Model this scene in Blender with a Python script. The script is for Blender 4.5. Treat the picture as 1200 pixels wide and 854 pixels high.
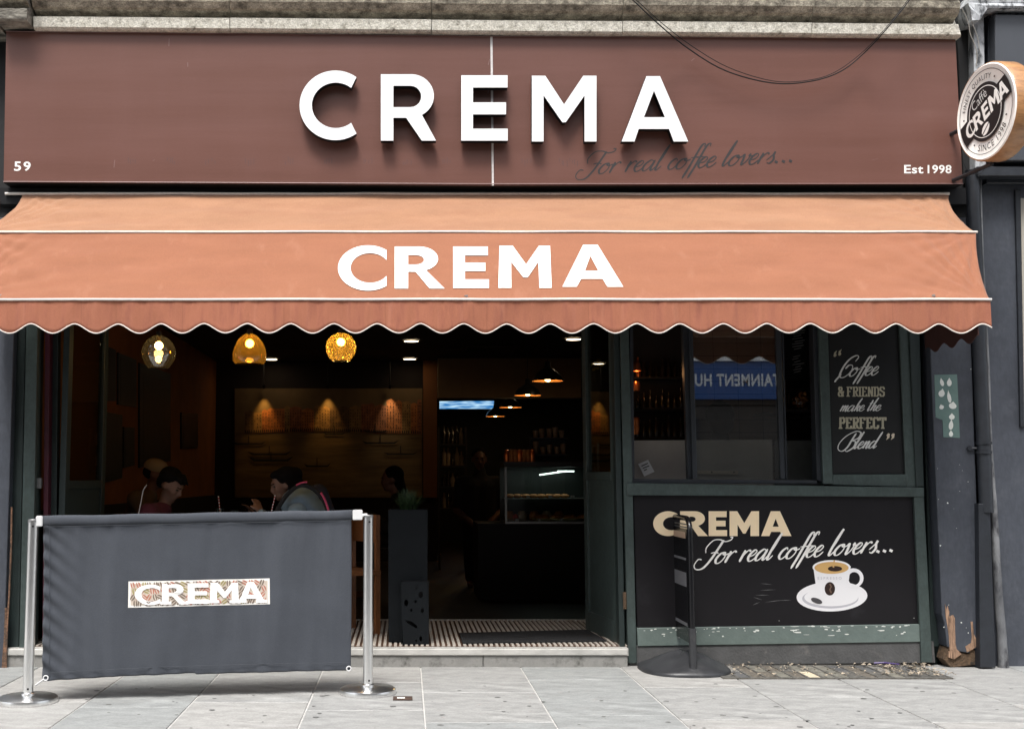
import bpy, bmesh, math, random
from math import sin, cos, pi, radians, sqrt, atan2
from mathutils import Vector, Matrix
from mathutils.geometry import tessellate_polygon
random.seed(7)
ORD = 'first second third fourth fifth sixth seventh eighth'.split()
S = bpy.context.scene
for o in list(bpy.data.objects):
    bpy.data.objects.remove(o)

# ------------------------------------------------------------------ camera
F = 1350.0; CX = 475.0; CY = 427.0; D = 7.90; H = 1.25
PITCH = math.atan(133.0 / F)
cd = bpy.data.cameras.new('camera'); cam = bpy.data.objects.new('camera', cd)
S.collection.objects.link(cam); S.camera = cam
cam.location = (0, -D, H); cam.rotation_euler = (radians(90) + PITCH, 0, 0)
cd.sensor_width = 36; cd.lens = F / 1200 * 36; cd.shift_x = (600 - CX) / 1200
cd.clip_end = 500; cd.clip_start = 0.05
# ------------------------------------------------------------------ light
SUN_EL, SUN_AZ = radians(62), radians(16)      # azimuth measured from straight behind the camera towards the left
w = bpy.data.worlds.new('World'); S.world = w; w.use_nodes = True
nt = w.node_tree; bg = nt.nodes['Background']; bg.inputs[1].default_value = 0.14
sky = nt.nodes.new('ShaderNodeTexSky'); sky.sky_type = 'NISHITA'; sky.sun_disc = False
sky.sun_elevation = SUN_EL; sky.sun_rotation = radians(180) + SUN_AZ; sky.dust_density = 3; sky.ozone_density = 0.6
hs = nt.nodes.new('ShaderNodeHueSaturation'); hs.inputs['Saturation'].default_value = 0.32
nt.links.new(sky.outputs[0], hs.inputs['Color']); nt.links.new(hs.outputs[0], bg.inputs[0])
sl = bpy.data.lights.new('sun', 'SUN'); sl.energy = 1.9; sl.angle = radians(17); sl.color = (1, .97, .93)
so = bpy.data.objects.new('sun', sl); S.collection.objects.link(so); so.location = (0, -10, 20)
sd = Vector((-sin(SUN_AZ) * cos(SUN_EL), -cos(SUN_AZ) * cos(SUN_EL), sin(SUN_EL)))   # towards the sun
so.rotation_euler = sd.to_track_quat('Z', 'Y').to_euler()
S.view_settings.view_transform = 'Standard'; S.view_settings.look = 'None'
S.view_settings.exposure = 1.15; S.view_settings.gamma = 1
S.render.engine = 'CYCLES'
S.cycles.use_denoising = True; S.cycles.max_bounces = 8; S.cycles.transparent_max_bounces = 16
S.cycles.sample_clamp_indirect = 6; S.cycles.caustics_reflective = False; S.cycles.caustics_refractive = False

# ------------------------------------------------------------------ picture ray helpers
sp, cp = sin(PITCH), cos(PITCH); CAM = Vector((0, -D, H))
def ray(px, py):
    u = px - CX; v = CY - py
    return Vector((u, F * cp - v * sp, F * sp + v * cp))
def at(px, py, Y=0.0):
    r = ray(px, py); return CAM + r * ((Y + D) / r.y)
def ground(px, py, z=0.0):
    r = ray(px, py); return CAM + r * ((z - H) / r.z)
def onX(px, py, X):
    r = ray(px, py); return CAM + r * (X / r.x)
def onpl(px, py, p0, n):
    r = ray(px, py); return CAM + r * ((p0 - CAM).dot(n) / r.dot(n))
def planeY(Y): return lambda x, y: at(x, y, Y)

# ------------------------------------------------------------------ materials
def mk(name, col, rough=.6, metal=0.0, var=0.0, vscale=8, col2=None, bump=0.0, bscale=60, spec=.5, stretch=(1, 1, 1),
       emit=None, estr=0, coat=0, dirt=None, dscale=3, dlo=.55, dhi=.7, sheen=0, grain=0, gscale=140, gstretch=(1, 1, 1), seam=0, streak=None, sstr=(14, 14, .8), slo=.58, shi=.75):
    m = bpy.data.materials.new(name); m.use_nodes = True
    n = m.node_tree.nodes; L = m.node_tree.links; b = n['Principled BSDF']
    b.inputs['Base Color'].default_value = (*col, 1); b.inputs['Roughness'].default_value = rough
    b.inputs['Metallic'].default_value = metal; b.inputs['Specular IOR Level'].default_value = spec
    b.inputs['Coat Weight'].default_value = coat; b.inputs['Sheen Weight'].default_value = sheen
    if emit: b.inputs['Emission Color'].default_value = (*emit, 1); b.inputs['Emission Strength'].default_value = estr
    tc = n.new('ShaderNodeTexCoord'); mp = n.new('ShaderNodeMapping'); mp.inputs['Scale'].default_value = stretch
    L.new(tc.outputs['Object'], mp.inputs[0])
    out = None
    if var or col2:
        nz = n.new('ShaderNodeTexNoise'); nz.inputs['Scale'].default_value = vscale; nz.inputs['Detail'].default_value = 8
        nz.inputs['Roughness'].default_value = .65
        L.new(mp.outputs[0], nz.inputs['Vector'])
        rp = n.new('ShaderNodeValToRGB'); e = rp.color_ramp.elements
        e[0].position = .3; e[1].position = .72
        c2 = col2 if col2 else tuple(min(1, c * (1 + var)) for c in col)
        c1 = col if col2 else tuple(c * (1 - var) for c in col)
        e[0].color = (*c1, 1); e[1].color = (*c2, 1)
        L.new(nz.outputs['Fac'], rp.inputs[0]); out = rp.outputs[0]
    if dirt:
        n2 = n.new('ShaderNodeTexNoise'); n2.inputs['Scale'].default_value = dscale; n2.inputs['Detail'].default_value = 12
        n2.inputs['Roughness'].default_value = .7
        L.new(mp.outputs[0], n2.inputs['Vector'])
        r2 = n.new('ShaderNodeValToRGB'); r2.color_ramp.elements[0].position = dlo; r2.color_ramp.elements[1].position = dhi
        L.new(n2.outputs['Fac'], r2.inputs[0])
        mx = n.new('ShaderNodeMix'); mx.data_type = 'RGBA'
        L.new(r2.outputs[0], mx.inputs[0])
        if out: L.new(out, mx.inputs[6])
        else: mx.inputs[6].default_value = (*col, 1)
        mx.inputs[7].default_value = (*dirt, 1); out = mx.outputs[2]
    def mixin(fac, colr):
        nonlocal out
        mx = n.new('ShaderNodeMix'); mx.data_type = 'RGBA'; L.new(fac, mx.inputs[0])
        if out: L.new(out, mx.inputs[6])
        else: mx.inputs[6].default_value = (*col, 1)
        mx.inputs[7].default_value = (*colr, 1); out = mx.outputs[2]
    if streak:
        m2 = n.new('ShaderNodeMapping'); m2.inputs['Scale'].default_value = sstr; L.new(tc.outputs['Object'], m2.inputs[0])
        n4 = n.new('ShaderNodeTexNoise'); n4.inputs['Scale'].default_value = 1; n4.inputs['Detail'].default_value = 7; n4.inputs['Roughness'].default_value = .6; L.new(m2.outputs[0], n4.inputs['Vector'])
        r4 = n.new('ShaderNodeMapRange'); r4.inputs[1].default_value = slo; r4.inputs[2].default_value = shi; r4.inputs[4].default_value = .5; L.new(n4.outputs['Fac'], r4.inputs[0]); mixin(r4.outputs[0], streak)
    if seam:
        sx = n.new('ShaderNodeSeparateXYZ'); L.new(tc.outputs['Object'], sx.inputs[0])
        a1 = n.new('ShaderNodeMath'); a1.operation = 'DIVIDE'; a1.inputs[1].default_value = seam; L.new(sx.outputs[0], a1.inputs[0])
        a2 = n.new('ShaderNodeMath'); a2.operation = 'FRACT'; L.new(a1.outputs[0], a2.inputs[0])
        a3 = n.new('ShaderNodeMath'); a3.operation = 'LESS_THAN'; a3.inputs[1].default_value = .006 / seam; L.new(a2.outputs[0], a3.inputs[0])
        a4 = n.new('ShaderNodeMath'); a4.operation = 'MULTIPLY'; a4.inputs[1].default_value = .28; L.new(a3.outputs[0], a4.inputs[0]); mixin(a4.outputs[0], tuple(c * .45 for c in col))
    if grain:
        m3 = n.new('ShaderNodeMapping'); m3.inputs['Scale'].default_value = gstretch; L.new(tc.outputs['Object'], m3.inputs[0])
        n5 = n.new('ShaderNodeTexNoise'); n5.inputs['Scale'].default_value = gscale; n5.inputs['Detail'].default_value = 3; L.new(m3.outputs[0], n5.inputs['Vector'])
        r5 = n.new('ShaderNodeMapRange'); r5.inputs[1].default_value = .35; r5.inputs[2].default_value = .65; r5.inputs[3].default_value = 1 - grain; r5.inputs[4].default_value = 1 + grain; L.new(n5.outputs['Fac'], r5.inputs[0])
        mg = n.new('ShaderNodeVectorMath'); mg.operation = 'SCALE'
        if out: L.new(out, mg.inputs[0])
        else: mg.inputs[0].default_value = col
        L.new(r5.outputs[0], mg.inputs['Scale']); out = mg.outputs[0]
    if out: L.new(out, b.inputs['Base Color'])
    if bump:
        n3 = n.new('ShaderNodeTexNoise'); n3.inputs['Scale'].default_value = bscale; n3.inputs['Detail'].default_value = 6
        L.new(mp.outputs[0], n3.inputs['Vector'])
        bp = n.new('ShaderNodeBump'); bp.inputs['Strength'].default_value = bump; bp.inputs['Distance'].default_value = .01
        L.new(n3.outputs['Fac'], bp.inputs['Height']); L.new(bp.outputs[0], b.inputs['Normal'])
    return m
def emat(name, col, s):
    m = bpy.data.materials.new(name); m.use_nodes = True; n = m.node_tree.nodes; n.clear()
    e = n.new('ShaderNodeEmission'); e.inputs[0].default_value = (*col, 1); e.inputs[1].default_value = s
    o = n.new('ShaderNodeOutputMaterial'); m.node_tree.links.new(e.outputs[0], o.inputs[0]); return m
def glass(name, tint, rough=.01, ior=1.45, crackle=0, boost=1.0, body=0):
    m = bpy.data.materials.new(name); m.use_nodes = True; n = m.node_tree.nodes; L = m.node_tree.links; n.clear()
    t = n.new('ShaderNodeBsdfTransparent'); t.inputs[0].default_value = (*tint, 1)
    g = n.new('ShaderNodeBsdfGlossy'); g.inputs['Roughness'].default_value = rough; g.inputs[0].default_value = (1, 1, 1, 1)
    f = n.new('ShaderNodeLayerWeight'); f.inputs[0].default_value = .5; f0 = ((ior - 1) / (ior + 1)) ** 2 * boost
    pw = n.new('ShaderNodeMath'); pw.operation = 'POWER'; pw.inputs[1].default_value = 4; L.new(f.outputs['Facing'], pw.inputs[0])
    mu = n.new('ShaderNodeMath'); mu.operation = 'MULTIPLY_ADD'; mu.inputs[1].default_value = 1 - f0; mu.inputs[2].default_value = f0; mu.use_clamp = True
    mx = n.new('ShaderNodeMixShader'); o = n.new('ShaderNodeOutputMaterial')
    L.new(pw.outputs[0], mu.inputs[0]); L.new(mu.outputs[0], mx.inputs[0]); L.new(t.outputs[0], mx.inputs[1]); L.new(g.outputs[0], mx.inputs[2])
    if body:
        tl = n.new('ShaderNodeBsdfTranslucent'); tl.inputs[0].default_value = (*tint, 1); m2 = n.new('ShaderNodeMixShader'); m2.inputs[0].default_value = body
        L.new(mx.outputs[0], m2.inputs[1]); L.new(tl.outputs[0], m2.inputs[2]); L.new(m2.outputs[0], o.inputs[0])
    else: L.new(mx.outputs[0], o.inputs[0])
    if crackle:
        v = n.new('ShaderNodeTexVoronoi'); v.inputs['Scale'].default_value = crackle; v.feature = 'DISTANCE_TO_EDGE'
        tc = n.new('ShaderNodeTexCoord'); L.new(tc.outputs['Object'], v.inputs['Vector'])
        bp = n.new('ShaderNodeBump'); bp.inputs['Strength'].default_value = .9; bp.inputs['Distance'].default_value = .02
        L.new(v.outputs['Distance'], bp.inputs['Height']); L.new(bp.outputs[0], g.inputs['Normal'])
        r = n.new('ShaderNodeValToRGB'); r.color_ramp.elements[1].position = .08
        r.color_ramp.elements[0].color = (tint[0] * .35, tint[1] * .25, tint[2] * .2, 1); r.color_ramp.elements[1].color = (*tint, 1)
        L.new(v.outputs['Distance'], r.inputs[0]); L.new(r.outputs[0], t.inputs[0])
    return m

M = dict(
    fascia=mk('brown_fascia_paint', (.134, .060, .045), .36, spec=.32, streak=(.165, .080, .066), sstr=(3, 3, .5), slo=.45, shi=.9, grain=.035, gscale=120, gstretch=(.3, 1, 3), var=.05, vscale=.7, bump=.03, bscale=1.5, stretch=(.6, 1, 9), coat=.16,
              dirt=(.175, .085, .07), dscale=.6, dlo=.4, dhi=.9),
    fascia_edge=mk('brown_fascia_edge', (.22, .13, .12), .4),
    white=mk('white_letter_acrylic', (.86, .86, .86), .35, streak=(.55, .52, .48), sstr=(22, 22, 2), slo=.62, shi=.9, var=.02, vscale=4),
    black=mk('black_return', (.006, .006, .007), .6, spec=.25),
    gap_shade=mk('dark_gap_shade', (.012, .012, .013), .8, var=.3),  # near black carries the shade of the gaps around the sign
    grey_ink=mk('dark_script_vinyl', (.028, .026, .026), .5),
    fab=mk('awning_canvas', (.290, .121, .068), .9, streak=(.37, .175, .11), sstr=(9, 9, 2.2), grain=.10, gscale=170, gstretch=(1, 1, 2.5), var=.06, vscale=2.0, bump=.25, bscale=130, spec=.1, stretch=(1.2, 1.3, 7),
           dirt=(.27, .108, .064), dscale=1.6, dlo=.50, dhi=.95, sheen=.2),
    fab_top=mk('awning_canvas_lit_top', (.325, .170, .098), .9, streak=(.26, .125, .075), sstr=(7, 9, 9), slo=.60, shi=.8, grain=.09, gscale=170, var=.09, vscale=2.2, bump=.22, bscale=130, spec=.1, stretch=(1, 4, 2),
               dirt=(.285, .140, .082), dscale=2.6, dlo=.48, dhi=.75, sheen=.2),  # paler colour carries the extra light on the shallower top panel
    fab_val=mk('awning_canvas_valance', (.365, .140, .083), .9, seam=.62, streak=(.46, .20, .13), sstr=(16, 9, 1.2), slo=.55, shi=.78, grain=.10, gscale=170, gstretch=(2.5, 1, 1), var=.16, vscale=2.5, bump=.2, bscale=130, spec=.1, stretch=(7, 1, 1),
               dirt=(.22, .078, .055), dscale=2.5, dlo=.45, dhi=.75, sheen=.2),
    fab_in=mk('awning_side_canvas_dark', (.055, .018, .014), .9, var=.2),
    piping=mk('white_piping', (.74, .68, .62), .7, var=.1, vscale=30),
    awn_text=mk('awning_white_print', (.84, .82, .80), .8, var=.03, bump=.08, bscale=140),
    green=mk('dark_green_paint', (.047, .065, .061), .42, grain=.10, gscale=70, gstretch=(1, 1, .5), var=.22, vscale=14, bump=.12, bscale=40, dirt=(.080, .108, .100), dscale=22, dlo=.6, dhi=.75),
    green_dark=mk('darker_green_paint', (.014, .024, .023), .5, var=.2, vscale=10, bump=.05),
    green_lt=mk('worn_green_paint', (.125, .160, .147), .55, var=.12, vscale=20, bump=.15, bscale=60),
    flake=mk('exposed_undercoat', (.72, .74, .70), .7, var=.1),
    slate=mk('slate_blue_paint', (.048, .054, .068), .5, grain=.08, gscale=60, gstretch=(1, 1, .3), var=.2, vscale=4, bump=.2, bscale=25, dirt=(.075, .082, .098), dscale=7, dlo=.5, dhi=.8),
    slate_d=mk('dark_slate_paint', (.016, .019, .025), .5, var=.3, vscale=9, bump=.15, bscale=30),
    slate_g=mk('grey_sign_panel', (.055, .060, .070), .4, var=.1, vscale=4, stretch=(1, 1, .2)),
    frame=mk('anthracite_window_frame', (.022, .026, .032), .4, var=.15),
    panel=mk('black_vinyl_panel', (.0085, .0075, .0092), .42, spec=.3, var=.2, vscale=3, dirt=(.03, .03, .033), dscale=3, dlo=.6, dhi=.9),
    chalk=mk('black_chalk_panel', (.009, .0095, .010), .55, spec=.3, var=.3, vscale=4),
    cream=mk('cream_vinyl_letter', (.97, .77, .51), .55, var=.05),
    ivory=mk('ivory_vinyl_letter', (.86, .84, .80), .55),
    olive=mk('faded_gold_letter', (.40, .37, .27), .6, var=.2, vscale=30),
    chalkw=mk('chalk_white_letter', (.62, .62, .60), .6, var=.15, vscale=60),
    stone=mk('weathered_limestone', (.50, .47, .39), .9, col2=(.80, .77, .68), vscale=24, bump=.7, bscale=50, dirt=(.10, .085, .06), dscale=20, dlo=.53, dhi=.72, grain=.2, gscale=110),
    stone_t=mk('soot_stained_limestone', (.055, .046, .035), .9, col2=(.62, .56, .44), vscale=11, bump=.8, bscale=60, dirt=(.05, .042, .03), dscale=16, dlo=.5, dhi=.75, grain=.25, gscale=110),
    stone_d=mk('sooty_limestone', (.12, .108, .088), .9, col2=(.46, .43, .36), vscale=22, bump=.9, bscale=50, stretch=(.5, 1, 1.4), dirt=(.035, .03, .025), dscale=12, dlo=.42, dhi=.66),
    whitew=mk('weathered_white_paint', (.50, .52, .54), .8, var=.2, bump=.5, bscale=30, dirt=(.06, .065, .07), dscale=9, dlo=.48, dhi=.6, stretch=(2, 2, .7)),
    slab=[mk('paving_slab_%s' % k, c, .62, var=.22, vscale=3.2, bump=.35, bscale=28, dirt=dd, dscale=4, dlo=.40, dhi=.72, stretch=(1, 2.2, 1), grain=.13, gscale=90, gstretch=(1, 2.5, 1)) for k, c, dd in
          (('pale', (.37, .365, .35), (.22, .215, .205)), ('grey', (.335, .335, .325), (.19, .19, .185)), ('cool', (.30, .31, .305), (.18, .185, .18)))],
    mortar=mk('pale_mortar', (.47, .46, .44), .9, var=.2, vscale=20),
    concrete=mk('concrete_grey', (.085, .085, .085), .85, var=.25, vscale=7, bump=.3, dirt=(.16, .15, .14), dscale=11, dlo=.55, dhi=.75),
    step=mk('worn_step_stone', (.25, .245, .23), .8, var=.2, vscale=9, bump=.3, dirt=(.09, .088, .08), dscale=9, dlo=.52, dhi=.7),
    nosing=mk('worn_metal_nosing', (.50, .49, .46), .5, metal=.1, var=.25, vscale=12, stretch=(.4, 1, 1)),
    steel=mk('brushed_steel', (.80, .80, .79), .30, metal=1, var=.08, vscale=20, stretch=(6, 6, .5)),
    steel_cap=mk('bright_plastic_cap', (.66, .66, .66), .4),
    banner=mk('grey_banner_canvas', (.054, .060, .072), .85, streak=(.088, .096, .112), sstr=(4.5, 4.5, .5), slo=.52, shi=.85, grain=.09, gscale=160, gstretch=(1, 1, 2.5), var=.10, vscale=3, bump=.12, bscale=220, spec=.2, stretch=(1, 1, 1.5), sheen=.15),
    bprint=mk('white_banner_print', (.78, .76, .72), .8),
    bterra=mk('terracotta_print', (.42, .16, .11), .8), bolive=mk('olive_print', (.30, .26, .10), .8), bbrown=mk('brown_print', (.17, .13, .10), .8),
    rubber=mk('black_rubber', (.027, .028, .031), .42, var=.25, vscale=9, bump=.12, dirt=(.07, .07, .07), dscale=6, dlo=.55, dhi=.8),
    blkmetal=mk('black_powder_coat', (.005, .005, .006), .24, spec=.4), shade=mk('black_enamel_shade', (.02, .018, .016), .3),
    planter=mk('charcoal_planter_fibre', (.0045, .006, .0075), .7, var=.2, bump=.08, spec=.18),
    leaf=mk('dark_grass_leaf', (.020, .045, .012), .6, var=.4, vscale=30), soil=mk('soil', (.02, .015, .01), .9),
    wood=mk('exposed_timber', (.30, .185, .12), .85, var=.45, grain=.25, gscale=90, gstretch=(3, 3, .3), vscale=18, bump=.5, stretch=(3, 3, .4), dirt=(.09, .055, .035), dscale=20, dlo=.5, dhi=.65),
    rot=mk('rotten_timber', (.10, .062, .035), .9, var=.4, vscale=25, bump=.8, dirt=(.025, .02, .015), dscale=20, dlo=.5, dhi=.65),
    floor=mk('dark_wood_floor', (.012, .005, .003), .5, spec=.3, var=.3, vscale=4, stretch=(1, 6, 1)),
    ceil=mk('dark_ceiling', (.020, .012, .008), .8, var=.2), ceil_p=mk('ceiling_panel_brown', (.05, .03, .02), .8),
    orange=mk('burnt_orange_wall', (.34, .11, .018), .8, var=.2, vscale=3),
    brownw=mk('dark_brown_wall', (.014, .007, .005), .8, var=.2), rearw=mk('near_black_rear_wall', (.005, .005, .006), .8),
    beige=mk('beige_soffit', (.30, .19, .10), .8, var=.1),
    picf=mk('black_picture_frame', (.006, .005, .005), .45), pic=mk('dark_picture_print', (.025, .018, .014), .5, var=.6, vscale=9),
    burg=mk('burgundy_door_edge', (.045, .003, .012), .45, var=.2),
    tileD=mk('brown_glazed_tile', (.34, .27, .22), .35, var=.15, vscale=5), grout=mk('dark_grout', (.012, .010, .009), .9),
    frost=mk('frosted_grey_screen', (.34, .31, .28), .6, var=.12, vscale=2.5),
    teal=mk('teal_bare_patch', (.115, .185, .17), .7, var=.1, vscale=15),
    blue=mk('blue_fascia', (.025, .095, .30), .5), skin=mk('skin', (.19, .095, .062), .55, var=.06), skin2=mk('warm_skin', (.13, .062, .042), .55, var=.06),
    lip=mk('lip', (.22, .07, .06), .5), eye=mk('eye_dark', (.01, .008, .006), .3), hair=mk('black_hair', (.005, .004, .004), .9, spec=.1, var=.4, vscale=60, bump=.5, bscale=150, stretch=(1, 1, .3)),
    maroon=mk('maroon_fleece', (.055, .004, .013), .9, var=.15, vscale=30, bump=.3), bluej=mk('pale_blue_jacket', (.17, .23, .275), .8, var=.1, vscale=10, bump=.15, bscale=25),
    blackc=mk('black_cloth', (.009, .008, .009), .9, var=.2, bump=.2), tan=mk('tan_cloth', (.10, .068, .035), .9, var=.1), pink=mk('pink_trim', (.55, .06, .14), .7), navy=mk('navy_cloth', (.02, .02, .035), .9),
    rimwood=mk('varnished_plywood_rim', (.42, .21, .085), .45, var=.25, vscale=8, stretch=(1, 1, 5), coat=.3, dirt=(.20, .09, .035), dscale=5, dlo=.5, dhi=.7),
    signface=mk('warm_white_sign_face', (.97, .95, .90), .45),
    brass=mk('aged_brass', (.30, .16, .05), .3, metal=1), shade_in=mk('copper_shade_lining', (.75, .30, .08), .35, metal=.6),
    steelp=mk('dull_steel', (.30, .30, .30), .4, metal=.8), redw=mk('red_brick_far', (.30, .26, .22), .9, var=.2), stucco=mk('pale_render', (.075, .068, .06), .9, var=.1),
    asphalt=mk('asphalt', (.05, .05, .052), .9, var=.2, vscale=40, bump=.3), kerbm=mk('granite_kerb', (.26, .26, .26), .8, var=.2, vscale=20),
    pave_bit=mk('grey_lens', (.24, .23, .21), .6, var=.5, vscale=25),
    iron=mk('grate_iron', (.10, .095, .085), .8, var=.6, vscale=30, bump=.4), glassblock=mk('dirty_glass_lens', (.20, .19, .16), .35, var=.5, vscale=18),
    paper=mk('paper_scrap', (.55, .47, .34), .8, var=.2), pwhite=mk('white_print', (.83, .82, .83), .5), pgrey=mk('grey_print', (.50, .49, .53), .5),
    coffee=mk('coffee_print', (.025, .010, .006), .4), crema=mk('crema_print', (.62, .38, .14), .5), pastry=mk('pastry', (.42, .16, .04), .6, var=.4, vscale=25, bump=.4),
    bottle=mk('dark_bottle_glass', (.02, .012, .008), .15), copper=mk('copper', (.75, .22, .07), .3, metal=.9), clear=mk('table_glass', (.55, .58, .56), .1),
    palemetal=mk('pale_metal_wire', (.25, .25, .24), .35, metal=.8), cream2=mk('cream_ceramic', (.5, .42, .32), .4), cupm=mk('kraft_cup', (.22, .15, .09), .6, var=.4, vscale=30), matr=mk('black_door_mat', (.014, .014, .015), .9, var=.2, bump=.6, bscale=150),
    striplt=mk('pale_mat_strip', (.50, .45, .39), .6, var=.2, vscale=20), stripdk=mk('brown_mat_strip', (.085, .042, .024), .7, var=.3, vscale=20),
)
M['glass_win'] = glass('sash_glass', (.88, .9, .89), ior=1.6, boost=3.4)
M['glass_door'] = glass('door_glass', (.55, .58, .56), ior=1.35)
M['glass_case'] = glass('case_glass', (.85, .9, .88))
M['g_clear'] = glass('smoked_clear_globe', (.70, .66, .62), ior=2.0, boost=1.3, body=.012)
M['g_amber'] = glass('amber_globe', (.88, .50, .10), ior=1.6, boost=1.2, body=.075)
M['g_crack'] = glass('crackled_amber_globe', (.95, .62, .16), rough=.06, ior=1.6, crackle=38, body=.11)
M['bulb'] = emat('warm_bulb', (1, .62, .16), 26); M['down'] = emat('warm_downlight', (1, .78, .50), 5)
M['pend'] = emat('pendant_bulb', (1, .74, .35), 16); M['led'] = emat('case_led', (.85, 1, .92), 2.2)

# ------------------------------------------------------------------ object helpers
WLOC = {}
def thing(name, label, cat, loc=(0, 0, 0), group=None):
    o = bpy.data.objects.new(name, None); S.collection.objects.link(o); o.location = loc; WLOC[o.name] = Vector(loc)
    o.empty_display_size = .1; o['label'] = label; o['category'] = cat
    if group: o['group'] = group
    return o
def tag(o, label=None, cat=None, group=None, kind=None):
    for k, v in (('label', label), ('category', cat), ('group', group), ('kind', kind)):
        if v: o[k] = v
    return o
def ploc(p): return WLOC.get(p.name, Vector((0, 0, 0))) if p else Vector((0, 0, 0))
def obj(name, bm, mats, parent=None, smooth=False, center=False):
    me = bpy.data.meshes.new(name)
    off = ploc(parent)
    own = Vector((0, 0, 0))
    if center and bm.verts:
        own = Vector([sum(v.co[i] for v in bm.verts) / len(bm.verts) for i in range(3)]) - off
        own.z = min(v.co.z for v in bm.verts) - off.z if not parent else own.z
    bmesh.ops.translate(bm, verts=bm.verts[:], vec=-(off + own))
    bm.to_mesh(me); bm.free()
    if not isinstance(mats, (list, tuple)): mats = [mats]
    for m in mats: me.materials.append(m)
    if smooth:
        for p in me.polygons: p.use_smooth = True
        if smooth != 2: 
            try: me.set_sharp_from_angle(angle=radians(38))
            except Exception: pass
    o = bpy.data.objects.new(name, me); S.collection.objects.link(o); o.location = own
    if parent: o.parent = parent
    WLOC[o.name] = off + own
    return o
def struct(name, bm, m, smooth=False): return tag(obj(name, bm, m, smooth=smooth), kind='structure')
def NB(): return bmesh.new()
def fin(bm):
    bmesh.ops.recalc_face_normals(bm, faces=bm.faces[:]); return bm
def box(bm, x0, x1, y0, y1, z0, z1, mi=0):
    vs = [bm.verts.new(c) for c in ((x0, y0, z0), (x1, y0, z0), (x1, y1, z0), (x0, y1, z0), (x0, y0, z1), (x1, y0, z1), (x1, y1, z1), (x0, y1, z1))]
    for f in ((3, 2, 1, 0), (4, 5, 6, 7), (0, 1, 5, 4), (1, 2, 6, 5), (2, 3, 7, 6), (3, 0, 4, 7)):
        bm.faces.new([vs[i] for i in f]).material_index = mi
    return bm
def BX(*a, mi=0): return box(NB(), *a, mi=mi)
def area(l): return sum(l[i][0] * l[(i + 1) % len(l)][1] - l[(i + 1) % len(l)][0] * l[i][1] for i in range(len(l)))
def prism(bm, loops, mapf, thick=Vector((0, .01, 0)), side_mi=0, front_mi=0):
    """loops in picture or local 2D; mapped to 3D by mapf; given real thickness"""
    if not isinstance(thick, Vector): thick = Vector((0, thick, 0))
    flat = [Vector((p[0], p[1], 0)) for l in loops for p in l]
    tris = tessellate_polygon([[Vector((p[0], p[1], 0)) for p in l] for l in loops])
    fr = [bm.verts.new(mapf(p.x, p.y)) for p in flat]; bk = [bm.verts.new(v.co + thick) for v in fr]
    for t in tris:
        try:
            bm.faces.new([fr[i] for i in t]).material_index = front_mi
            bm.faces.new([bk[i] for i in reversed(t)]).material_index = side_mi
        except ValueError: pass
    k = 0
    for l in loops:
        n = len(l)
        for i in range(n):
            a, b = k + i, k + (i + 1) % n
            try: bm.faces.new((fr[a], fr[b], bk[b], bk[a])).material_index = side_mi
            except ValueError: pass
        k += n
    return fin(bm)
def pq(pts, Y, depth): return prism(NB(), [pts], planeY(Y), Vector((0, depth, 0)))       # outline met on plane Y, solid behind it
def rect(x0, y0, x1, y1): return [(x0, y0), (x1, y0), (x1, y1), (x0, y1)]
def ell(cx, cy, rx, ry, n=24, rot=0, a0=0, a1=2 * pi, closed=True):
    out = []
    for i in range(n if closed else n + 1):
        a = a0 + (a1 - a0) * i / n; x, y = rx * cos(a), ry * sin(a)
        out.append((cx + x * cos(rot) - y * sin(rot), cy + x * sin(rot) + y * cos(rot)))
    return out
def tube(bm, pts, r, n=8, mi=0, cap=True):
    pts = [Vector(p) for p in pts]; rs = r if isinstance(r, (list, tuple)) else [r] * len(pts)
    rings = []; prev = None
    for i, p in enumerate(pts):
        t = (pts[min(i + 1, len(pts) - 1)] - pts[max(i - 1, 0)]).normalized()
        if prev is None:
            a = Vector((0, 0, 1)) if abs(t.z) < .9 else Vector((1, 0, 0)); u = t.cross(a).normalized()
        else: u = (prev - t * prev.dot(t)).normalized()
        prev = u; v = t.cross(u)
        rings.append([bm.verts.new(p + (u * cos(2 * pi * k / n) + v * sin(2 * pi * k / n)) * rs[i]) for k in range(n)])
    for A, B in zip(rings, rings[1:]):
        for k in range(n): bm.faces.new((A[k], A[(k + 1) % n], B[(k + 1) % n], B[k])).material_index = mi
    if cap:
        bm.faces.new(rings[0][::-1]).material_index = mi; bm.faces.new(rings[-1]).material_index = mi
    return bm
def lathe(bm, c, prof, n=24, mi=0, axis='Z'):
    c = Vector(c); rings = []
    for r, h in prof:
        if axis == 'Z': f = lambda k: Vector((r * cos(2 * pi * k / n), r * sin(2 * pi * k / n), h))
        else: f = lambda k: Vector((h, r * cos(2 * pi * k / n), r * sin(2 * pi * k / n)))
        rings.append([bm.verts.new(c + f(k)) for k in range(n)] if r > 1e-5 else [bm.verts.new(c + (Vector((0, 0, h)) if axis == 'Z' else Vector((h, 0, 0))))])
    for A, B in zip(rings, rings[1:]):
        for k in range(n):
            a = [A[k % len(A)], A[(k + 1) % len(A)], B[(k + 1) % len(B)], B[k % len(B)]]
            a = list(dict.fromkeys(a))
            if len(a) > 2: bm.faces.new(a).material_index = mi
    return fin(bm)
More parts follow.
